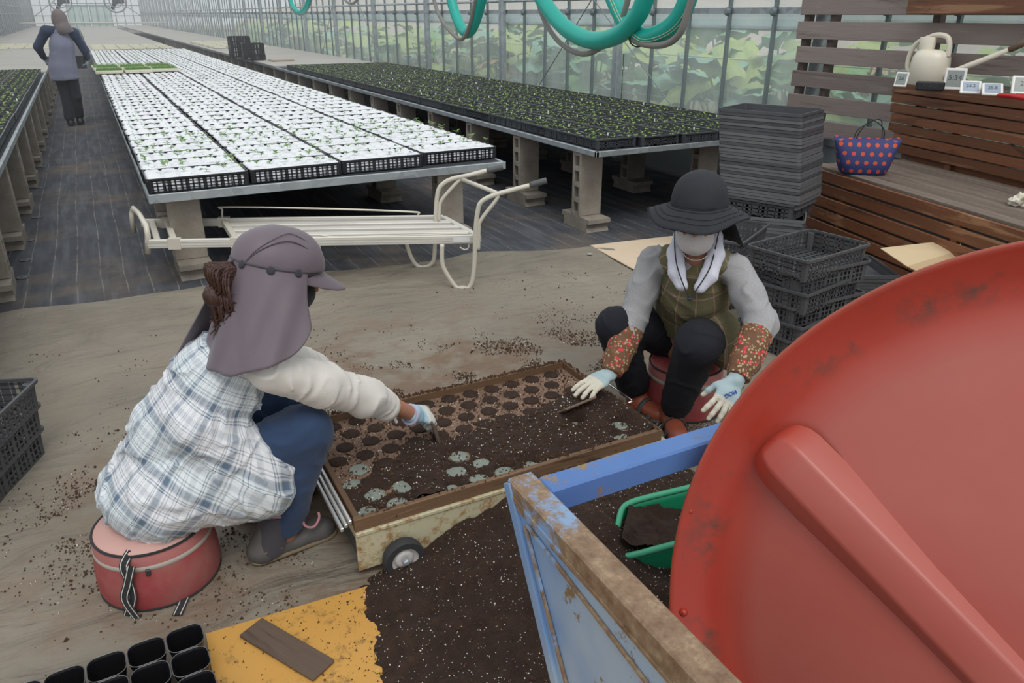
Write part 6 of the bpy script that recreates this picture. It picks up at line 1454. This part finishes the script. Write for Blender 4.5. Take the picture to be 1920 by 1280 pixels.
# boots
BTG = NT('grey_rubber_boot'); v_ = BTG.co('Object'); BTG.set(BTG.mix(BTG.noise(v_, 12, 5), (.060, .058, .060), (.13, .12, .11)), .55); BTG = BTG.m; GUM = plain('gum_sole', (.19, .14, .085), .7, var=.2, scale=40); NEO = fabric('dark_grey_neoprene', (.055, .05, .06))
hl, to = np.array((.165, 1.945, .006)), np.array((.425, 1.985, .006))
o, s_ = boot('boot', hl, to, aR + [-.012, 0, .05], BTG, GUM, pA, bA)
boot('boot', hl + [0, .25, 0], to + [.0, .26, 0], aL + [0, 0, .04], BTG, GUM, pA, bA)
F_ = Field(aR - .1, aR + .1, .004); F_.u(F_.cap(hl + [.055, .0, .05], aR + [-.012, 0, .055], .044, .049), .02); F_.sub(F_.half(aR + [0, 0, .048], (.15, 0, -1)), .004); F_.sub(F_.half(aR, (1, 0, 1)) * 1.0 + 10, .004); F_.ob('boot_shaft', NEO, pA, bA, 1)
PNKT = fabric('pink_binding', (.50, .22, .24)); c_ = aR + [-.012, 0, .048]
MB().tube([V(c_ + [math.cos(t) * .050, math.sin(t) * .050, -.006 * math.cos(t)]) for t in np.linspace(0, 6.283, 28, endpoint=False)], .004, 6, closed=True).ob('boot_binding', PNKT, pA, smooth=True)
MB().tube(smoothpath([V(c_ + [.046, -.014, -.002]), V(c_ + [.054, -.028, -.03]), V(c_ + [.060, -.036, -.062]), V(c_ + [.085, -.034, -.076]), V(c_ + [.105, -.024, -.060]), V(c_ + [.108, -.012, -.045])], 5), .004, 6).ob('boot_binding', PNKT, pA, smooth=True)
tx = text('nowadays', .014, plain('faded_gold_print', (.30, .20, .13), .6), pA, (0, 0, 0), (0, 0, 0), .0003)
tx.matrix_parent_inverse = Matrix.Translation(V(bA)).inverted(); tx.matrix_basis = Matrix.Translation((.222, 1.9065, .062)) @ Matrix.Rotation(math.radians(6), 4, 'Z') @ Matrix.Rotation(math.radians(78), 4, 'X')
# ---------------------------------------------------------------- woman in the dark hat
bB = np.array((1.93, 2.13, .006)); hip = np.array((1.975, 2.19, .30)); chest = np.array((1.885, 2.085, .55)); mid = (hip + chest) / 2 + [.01, .01, 0]; neckB = np.array((1.835, 2.03, .715)); headB = np.array((1.80, 2.0, .838))
fB = nrm((-.80, -.52, -.42)); fB = nrm((-.66, -.66, -.40)); uB = nrm((-.22, -.22, .95)); fb = nrm((-.70, -.71, 0))
sR, sL = np.array((1.745, 2.160, .650)), np.array((1.935, 1.925, .655))
def Dn(x, y, d): return np.array(D(x, y, d))
eR, wR = Dn(1186, 600, 2.86), Dn(1146, 700, 2.80); eL, wL = Dn(1428, 606, 2.66), Dn(1382, 708, 2.56)
kR, kL = np.array((1.60, 2.165, .415)), np.array((1.735, 1.865, .43)); aR, aL = np.array((1.725, 2.205, .12)), np.array((1.785, 2.0, .10))
dR = nrm(sR - sL); hRr, hLr = hip + dR * .08, hip - dR * .08
F_ = Field((1.4, 1.55, .0), (2.25, 2.5, 1.02), .010)
for a, b, ra, rb in ((hip, mid, .13, .12), (mid, chest, .12, .12), (chest, neckB, .11, .055)): F_.u(F_.cap(a, b, ra, rb), .04)
F_.chain([sR, eR, wR], [.038, .032, .024], .015); F_.chain([sL, eL, wL], [.038, .032, .024], .015)
for h_, k_, a_ in ((hRr, kR, aR), (hLr, kL, aL)): F_.chain([h_, k_, a_, a_ - [0, 0, .05]], [.08, .05, .035, .03], .03)
pB = F_.ob('person', SKIN, None, tuple(bB), 1)
tag(pB, 'woman in charcoal sun hat, white mask and olive check apron on a red stool', 'person')
F_ = Field(headB - .2, headB + .17, .0045); head_prims(F_, headB, fB, uB, neckB - [0, 0, .02]); F_.ob('head', SKIN, pB, bB, 1)
F_ = Field((1.42, 1.70, .03), (2.2, 2.45, .55), .0065)
F_.u(F_.cap(hRr, hLr, .115, .115), .03)
for h_, k_, a_, w_ in ((hRr, kR, aR, .066), (hLr, kL, aL, .060)): F_.chain([h_, k_], [.10, .078], .03); F_.chain([k_ + [0, 0, -.01], a_ + [0, 0, .01]], [.080, w_], .02)
F_.fold(.0026, 24, 3); F_.fold(.0050, 32, 1, (.3, .3, 1)); F_.ob('trousers', NBLK, pB, bB, 1)
def upto(a, b, t): return a + (b - a) * t
upto_ = upto
F_ = Field((1.45, 1.60, .28), (2.22, 2.42, .86), .0062)
F_.u(F_.cap(mid, chest, .115, .125, (fb, .85)), .03); F_.u(F_.cap(chest, neckB - [0, 0, .03], .125, .07), .03); F_.u(F_.cap(upto_(sR, sL, .1), upto_(sR, sL, .9), .052, .052), .03)
for s_, e_, w_ in ((sR, eR, wR), (sL, eL, wL)): F_.chain([s_, upto(s_, e_, .5), e_, upto(e_, w_, .45)], [.056, .056, .054, .050], .022)
F_.sub(F_.cap(neckB + fb * .05 + [0, 0, .07], neckB + fb * .125 - [0, 0, .06], .066, .060), .008)
F_.fold(.0015, 22, 5); F_.fold(.0060, 34, 2, (.3, .2, -.9)); F_.ob('shirt', GREYS, pB, bB, 1)
# olive check apron
F_ = Field((1.55, 1.72, .26), (2.25, 2.48, .84), .0058)
F_.u(F_.cap(hip, mid, .150, .135), .05); F_.u(F_.cap(mid, chest, .138, .140, (fb, .92)), .04); F_.u(F_.cap(chest, neckB - [0, 0, .03], .137, .088), .03); F_.u(F_.cap(upto(sR, sL, .2) + [0, 0, .012], upto(sR, sL, .8) + [0, 0, .012], .060, .060), .03)
for s_, e_ in ((sR, eR), (sL, eL)):
    out_ = nrm(s_ - (sR + sL) / 2); F_.sub(F_.cap(s_ + out_ * .045 + [0, 0, .05], upto(s_, e_, 1.0) + out_ * .012, .072, .070), .01)
F_.sub(F_.cap(neckB + fb * .05 + [0, 0, .10], neckB + fb * .145 - [0, 0, .075], .078, .068), .008)
F_.sub(F_.half((0, 0, .33), (0, 0, 1)), .01)
F_.fold(.0025, 17, 4); F_.fold(.0060, 30, 2, (.3, -.3, .9)); ap = F_.ob('apron', CHECK, pB, bB, 1); spine_uv(ap, bB, hip, nrm(neckB - hip), fb * -1, .165)
# lap of the apron falling at her left side
F_ = Field((1.7, 1.75, .24), (2.2, 2.15, .50), .006); F_.u(F_.cap((1.93, 1.98, .40), (1.99, 1.96, .30), .085, .07), .03); F_.fold(.004, 26, 2, (.5, .2, .6)); ap = F_.ob('apron_skirt', CHECK, pB, bB, 1); spine_uv(ap, bB, hip, nrm(neckB - hip), fb * -1, .165)
# towel round the neck, cord, necklace
TWL = fabric('white_towel', (.66, .67, .76), .04, .5, 160, .95); rB = nrm(np.cross(fb, (0, 0, 1)))
F_ = Field(neckB - .17, neckB + .17, .0042)
F_.chain([neckB - fb * .055 + [0, 0, .04], neckB + rB * .055 - fb * .01 + [0, 0, .045], neckB + rB * .070 + fb * .045 + [0, 0, -.005], neckB + rB * .056 + fb * .095 - [0, 0, .062], neckB + rB * .034 + fb * .118 - [0, 0, .100]], [.028, .030, .030, .030, .022], .012)
F_.chain([neckB - fb * .055 + [0, 0, .04], neckB - rB * .055 - fb * .01 + [0, 0, .05], neckB - rB * .070 + fb * .045 + [0, 0, .0], neckB - rB * .056 + fb * .095 - [0, 0, .062], neckB - rB * .030 + fb * .118 - [0, 0, .102]], [.028, .030, .030, .030, .022], .012)
F_.fold(.002, 40, 2, (.2, .2, 1)); F_.ob('towel', TWL, pB, bB, 1)
cpt = neckB + fb * .152 - [0, 0, .135]
for s_ in (-1, 1): ribbon_pts('hat_cord', [V(headB + rB * s_ * .078 - [0, 0, .0]), V(headB + rB * s_ * .070 + fB * .02 - [0, 0, .09]), V(neckB + rB * s_ * .055 + fb * .125 - [0, 0, .03]), V(neckB + rB * s_ * .02 + fb * .150 - [0, 0, .10]), V(cpt)], .0022, BLKW, pB, bB)
MB().lathe([(.002, -.004), (.010, -.003), (.010, .003), (.002, .004)], 12, V(cpt)).ob('cord_lock', DARK, pB, smooth=True)
MB().tube([V(neckB + rB * .045 * math.sin(t) + fb * (.052 + .028 * math.cos(t)) + np.array((0, 0, .012 - .028 * math.cos(t)))) for t in np.linspace(-1.3, 1.3, 20)], .0018, 6).ob('necklace', plain('silver_chain', (.75, .73, .70), .25, .9), pB, smooth=True)
# mask
RB = np.array([np.cross(fB, uB), fB, uB]); F_ = Field(headB - .17, headB + .17, .0038)
F_.u(F_.ell(headB - uB * .045 + fB * .043, (.064, .070, .062), RB), .01); F_.u(F_.cap(headB + fB * .092 - uB * .022, headB + fB * .098 - uB * .045, .012, .018), .02); F_.sub(F_.half(headB + fB * .028, fB + uB * .1), .003); F_.sub(F_.half(headB - uB * .005, -uB - fB * .0), .003); F_.fold(.0012, 60, 1, (.1, .1, 1))
F_.ob('face_mask', MASKW, pB, bB, 1)
for s_ in (-1, 1): ribbon_pts('mask_loop', [V(headB + fB * .035 + RB[0] * s_ * .062 - uB * .02), V(headB + fB * .0 + RB[0] * s_ * .080 - uB * .0), V(headB + fB * .03 + RB[0] * s_ * .060 - uB * .065)], .0016, MASKW, pB, bB)
F_ = Field(headB - .16, headB + .16, .005); F_.u(F_.ell(headB + uB * .02 - fB * .012, (.080, .098, .088), RB), .01); F_.sub(F_.half(headB + fB * .015, -fB), .01); F_.ob('hair', HAIR, pB, bB, 1)
# hat
uh = nrm((.015, .03, 1.0)); fh_ = nrm(fb - np.dot(fb, uh) * uh); rh = np.cross(fh_, uh); RH = np.array([rh, fh_, uh]); hc = headB + uh * .050 - fh_ * .005
F_ = Field(hc - .16, hc + .19, .0045); F_.u(F_.ell(hc + uh * .01, (.095, .112, .098), RH), .01); F_.u(F_.cap(hc, hc + uh * .035, .096, .088), .02); F_.sub(F_.half(hc + uh * .0, uh), .003); F_.fold(.0022, 40, 3); F_.ob('hat_crown', HATB, pB, bB, 1)
vs = []; NU_, NV_ = 72, 10
for j in range(NV_ + 1):
    for i in range(NU_):
        a = 2 * math.pi * i / NU_; k = j / NV_; w_ = .098 + .010 * math.cos(a); wid = .082 - .010 * math.cos(a)
        sl = .50 + .12 * math.cos(2 * a) + .35 * max(0, math.sin(a)) ** 2 * 0
        rad_ = np.array((math.cos(a) * .110, math.sin(a) * .094)); dirr = nrm((math.cos(a), math.sin(a)))
        xx = rad_ + dirr * wid * k; drop = -wid * k * sl - .012 * k * k * (1 + math.sin(2 * a + 1)) + .006 * k * math.sin(5 * a)
        vs.append(hc + fh_ * xx[0] + rh * xx[1] + uh * (drop + .004))
fs = [(j * NU_ + i, j * NU_ + (i + 1) % NU_, (j + 1) * NU_ + (i + 1) % NU_, (j + 1) * NU_ + i) for j in range(NV_) for i in range(NU_)]
solid(MB().add(vs, fs).ob('hat_brim', HATB, pB, smooth=True), .003)
for k in (.25, .5, .75, 1.0):
    j = int(k * NV_); MB().tube([V(vs[j * NU_ + i]) + V(uh) * .002 for i in range(NU_)], .0009 if k < 1 else .0018, 4, closed=True).ob('brim_stitching', plain('dark_stitch', (.012, .013, .018), .8), pB)
MB().tube([V(hc + fh_ * math.cos(a) * .1135 + rh * math.sin(a) * .097 + uh * .003) for a in np.linspace(0, 6.283, 48, endpoint=False)], .0022, 5, closed=True).ob('hat_band_seam', plain('dark_stitch', (.012, .013, .018), .8), pB, smooth=True)
# back flap of the hat, blowing to her left
fv = []; 
for j in range(9):
    for i in range(13):
        a = math.radians(100 + 95 * i / 12) ; k = j / 8; a2 = a
        P = hc + fh_ * math.cos(a2) * (.112 + .05 * k + .03 * k * k) + rh * math.sin(a2) * (.098 + .07 * k) * -1 + uh * (-.002 - .150 * k) + .006 * k * math.sin(i * 1.3) * fh_; fv.append(P)
solid(MB().add(fv, [(j * 13 + i, j * 13 + i + 1, (j + 1) * 13 + i + 1, (j + 1) * 13 + i) for j in range(8) for i in range(12)]).ob('hat_back_flap', HATB, pB, smooth=True), .003)
# floral arm covers
for e_, w_, nm_ in ((eR, wR, 'arm_cover'), (eL, wL, 'arm_cover')):
    d = nrm(w_ - e_); a, b = upto(e_, w_, .22), upto(e_, w_, .97); F_ = Field(np.minimum(a, b) - .09, np.maximum(a, b) + .09, .0045)
    F_.chain([a, upto(a, b, .35), upto(a, b, .7), b], [.058, .054, .050, .040], .01); F_.fold(.0045, 34, 2, d); F_.fold(.002, 45, 3); F_.sub(F_.half(a - d * .012, d), .004); F_.sub(F_.half(b + d * .006, -d), .004)
    F_.ob(nm_, FLOR, pB, bB, 1)
# gloves
g1 = nrm(Dn(1075, 742, 2.68) - Dn(1146, 702, 2.78)); n1 = nrm((-.1, .1, -1)); GB1 = glove_mat('pale_blue_glove_left', (.36, .47, .50), (.60, .57, .47), 0, g1, float(wR @ g1) + .075)
glove('glove', wR + g1 * .012, g1, n1, GB1, pB, bB, eR, size=.98, curls=(.35, .22, .2, .22, .25), spread=.14, side=-1, thumb_out=.6)
g2 = nrm(Dn(1346, 782, 2.50) - Dn(1382, 712, 2.55)); n2 = nrm((.60, .72, -.1)); GB2 = glove_mat('pale_blue_glove_right', (.36, .47, .50), (.60, .57, .47), 0, g2, float(wL @ g2) + .09)
glove('glove', wL + g2 * .012, g2, n2, GB2, pB, bB, eL, size=1.0, curls=(.3, .2, .22, .25, .3), spread=.16, side=-1, thumb_out=.8)
tx = text('MOG', .020, plain('glove_royal_print', (.03, .10, .42), .6), pB, (0, 0, 0), (0, 0, 0), .0020); pp = wL + g2 * .055 - n2 * .0255; zz = -nrm(n2 - np.dot(n2, g2) * g2); yy_ = g2; xx = np.cross(yy_, zz)
c_, s__ = math.cos(math.radians(55)), math.sin(math.radians(55)); X2 = xx * c_ + yy_ * s__; Y2 = -xx * s__ + yy_ * c_
tx.matrix_parent_inverse = Matrix.Translation(V(bB)).inverted(); tx.matrix_basis = Matrix(((X2[0], Y2[0], zz[0], pp[0]), (X2[1], Y2[1], zz[1], pp[1]), (X2[2], Y2[2], zz[2], pp[2]), (0, 0, 0, 1)))
# scraper under her right hand
c_ = Dn(1082, 748, 2.66); c_[2] = .235; trowel(tuple(c_), V(g1 * [1, 1, 0]).normalized() * .075, V((-g1[1], g1[0], .75)).normalized() * .030, 'wooden scraper board under the gloved hand of the woman in the dark hat', .009)
# boots and sandal straps
ORG = plain('terracotta_rubber_boot', (.30, .075, .038), .5, var=.12); DGR = plain('dark_grey_sandal', (.06, .062, .065), .6)
for (hx, hy, tx_, ty_, a_) in ((1.74, 2.225, 1.765, 2.03, aR), (1.80, 2.06, 1.70, 1.86, aL)):
    h_, t_ = np.array((hx, hy, .006)), np.array((tx_, ty_, .006)); boot('boot', h_, t_, a_ + [0, 0, .04], ORG, DGR, pB, bB, .040); d = nrm(t_ - h_); s_ = np.array((-d[1], d[0], 0))
    for q in (.45, .72):
        c0 = h_ + (t_ - h_) * q; MB().tube([V(c0 + s_ * math.cos(t) * .047 + np.array((0, 0, .012 + .070 * math.sin(t) * (1.25 - q)))) for t in np.linspace(0, math.pi, 14)], .011, 6, flat=.35).ob('sandal_strap', DGR, pB, smooth=True)
# ---------------------------------------------------------------- woman walking away down the aisle
bC = np.array((-.22, 13.1, 0.0)); P_ = lambda x, y: np.array(PYP(x, y, 13.1)); GRYS = fabric('blue_grey_smock', (.17, .18, .25), .1); NVS = fabric('dark_navy_sleeve', (.022, .035, .075)); BLT = fabric('black_trousers', (.012, .014, .022)); BRC = fabric('brown_grey_hood', (.15, .125, .125))
hd = P_(112, 38) + [0, .02, 0]; nk = P_(112, 58); ch = P_(116, 85); hpC = P_(118, 128); sLc, sRc = P_(86, 58), P_(138, 62); eLc, eRc = P_(70, 88) + [0, .06, 0], P_(160, 95) + [0, .06, 0]; wLc, wRc = P_(83, 112) + [0, .22, 0], P_(164, 112) + [0, .22, 0]
kLc, kRc = P_(124, 185), P_(143, 182); aLc, aRc = P_(131, 222), P_(148, 218) + [0, .1, 0]; hl_, hr_ = P_(112, 140), P_(132, 140)
F_ = Field((-.75, 12.7, 0), (.35, 13.55, 1.68), .014); F_.u(F_.cap(ch, hpC, .12, .14), .04); F_.u(F_.cap(nk, hd, .05, .05), .03); F_.u(F_.ell(hd, (.08, .095, .105)), .02); F_.u(F_.cap(sLc, sRc, .06, .06), .04)
F_.chain([sLc, eLc, wLc], [.045, .036, .026]); F_.chain([sRc, eRc, wRc], [.045, .036, .026]); F_.chain([hl_, kLc, aLc], [.07, .05, .035]); F_.chain([hr_, kRc, aRc], [.07, .05, .035])
pC = F_.ob('person', SKIN, None, tuple(bC), 1); tag(pC, 'woman in grey-blue smock and brown hood walking away down the left aisle', 'person')
F_ = Field((-.75, 12.7, 0), (.35, 13.55, 1.0), .010); F_.u(F_.cap(hl_, hr_, .10, .10), .03); F_.chain([hl_, kLc, aLc + [0, 0, .02]], [.088, .068, .072], .02); F_.chain([hr_, kRc, aRc + [0, 0, .02]], [.088, .068, .072], .02); F_.sub(F_.half((0, 0, .06), (0, 0, 1)), .005); F_.fold(.004, 16, 2); F_.ob('trousers', BLT, pC, bC, 1)
F_ = Field((-.75, 12.7, .5), (.35, 13.55, 1.60), .010); F_.u(F_.cap(sLc, sRc, .070, .070), .04); F_.chain([sLc, eLc, upto(eLc, wLc, .85)], [.066, .056, .044]); F_.chain([sRc, eRc, upto(eRc, wRc, .85)], [.066, .056, .044]); F_.fold(.003, 22, 3); F_.ob('shirt', NVS, pC, bC, 1)
F_ = Field((-.75, 12.7, .5), (.35, 13.55, 1.60), .009); F_.u(F_.cap(nk - [0, 0, .04], ch, .10, .145), .04); F_.u(F_.cap(ch, hpC, .150, .175), .05); F_.u(F_.cap(hpC, hpC - [0, 0, .12], .175, .190), .03); F_.u(F_.cap(upto(sLc, sRc, .2), upto(sLc, sRc, .8), .068, .068), .03)
F_.sub(F_.half(P_(120, 150), (-.05, 0, 1)), .006); F_.sub(F_.cap(sLc + [-.05, 0, .03], eLc + [-.02, 0, 0], .06, .06), .01); F_.sub(F_.cap(sRc + [.05, 0, .03], eRc + [.02, 0, 0], .06, .06), .01); F_.fold(.006, 11, 2, (1, 0, .2)); F_.ob('smock', GRYS, pC, bC, 1)
F_ = Field(hd - .24, hd + .26, .008); F_.u(F_.ell(hd + [0, 0, .02], (.10, .115, .125)), .02); F_.chain([hd + [0, -.02, -.03], hd + [.03, -.06, -.13], hd + [.06, -.05, -.17]], [.095, .10, .09], .03); F_.sub(F_.half(hd - [0, 0, .19], (-.3, 0, 1)), .01); F_.sub(F_.half(hd + [0, .06, 0], (0, -1, 0)), .01); F_.fold(.004, 25, 3); F_.ob('hood', BRC, pC, bC, 1)
CYG = fabric('pale_cyan_glove', (.35, .52, .55))
for w_, e_, sd_ in ((wLc, eLc, 1), (wRc, eRc, -1)):
    F_ = Field(w_ - .2, w_ + .2, .006); F_.u(F_.cap(upto(e_, w_, .82), w_, .036, .03), .01); hand_prims(F_, w_, nrm((.2 * sd_, .5, -.7)), nrm((sd_, .1, 0)), 1.0, (.4, .6, .6, .6, .6), .1, sd_); F_.ob('glove', CYG, pC, bC, 1)
for a_ in (aLc, aRc): boot('shoe', (a_[0], a_[1] - .06, .004), (a_[0] + .01, a_[1] + .19, .004), (a_[0], a_[1], .09), plain('black_shoe', (.02, .02, .022), .5), DARK, pC, bC, .042)
tag(link('carried_crate', crate_mesh(.50, .34, .16, 11, 8, taper=.03, mat=CRG), None, loc=(float((wLc + wRc)[0] / 2), float(wLc[1] + .13), float(wLc[2] - .14)), rot=(0, 0, .05)), 'dark crate carried by the woman walking away down the aisle', 'crate')
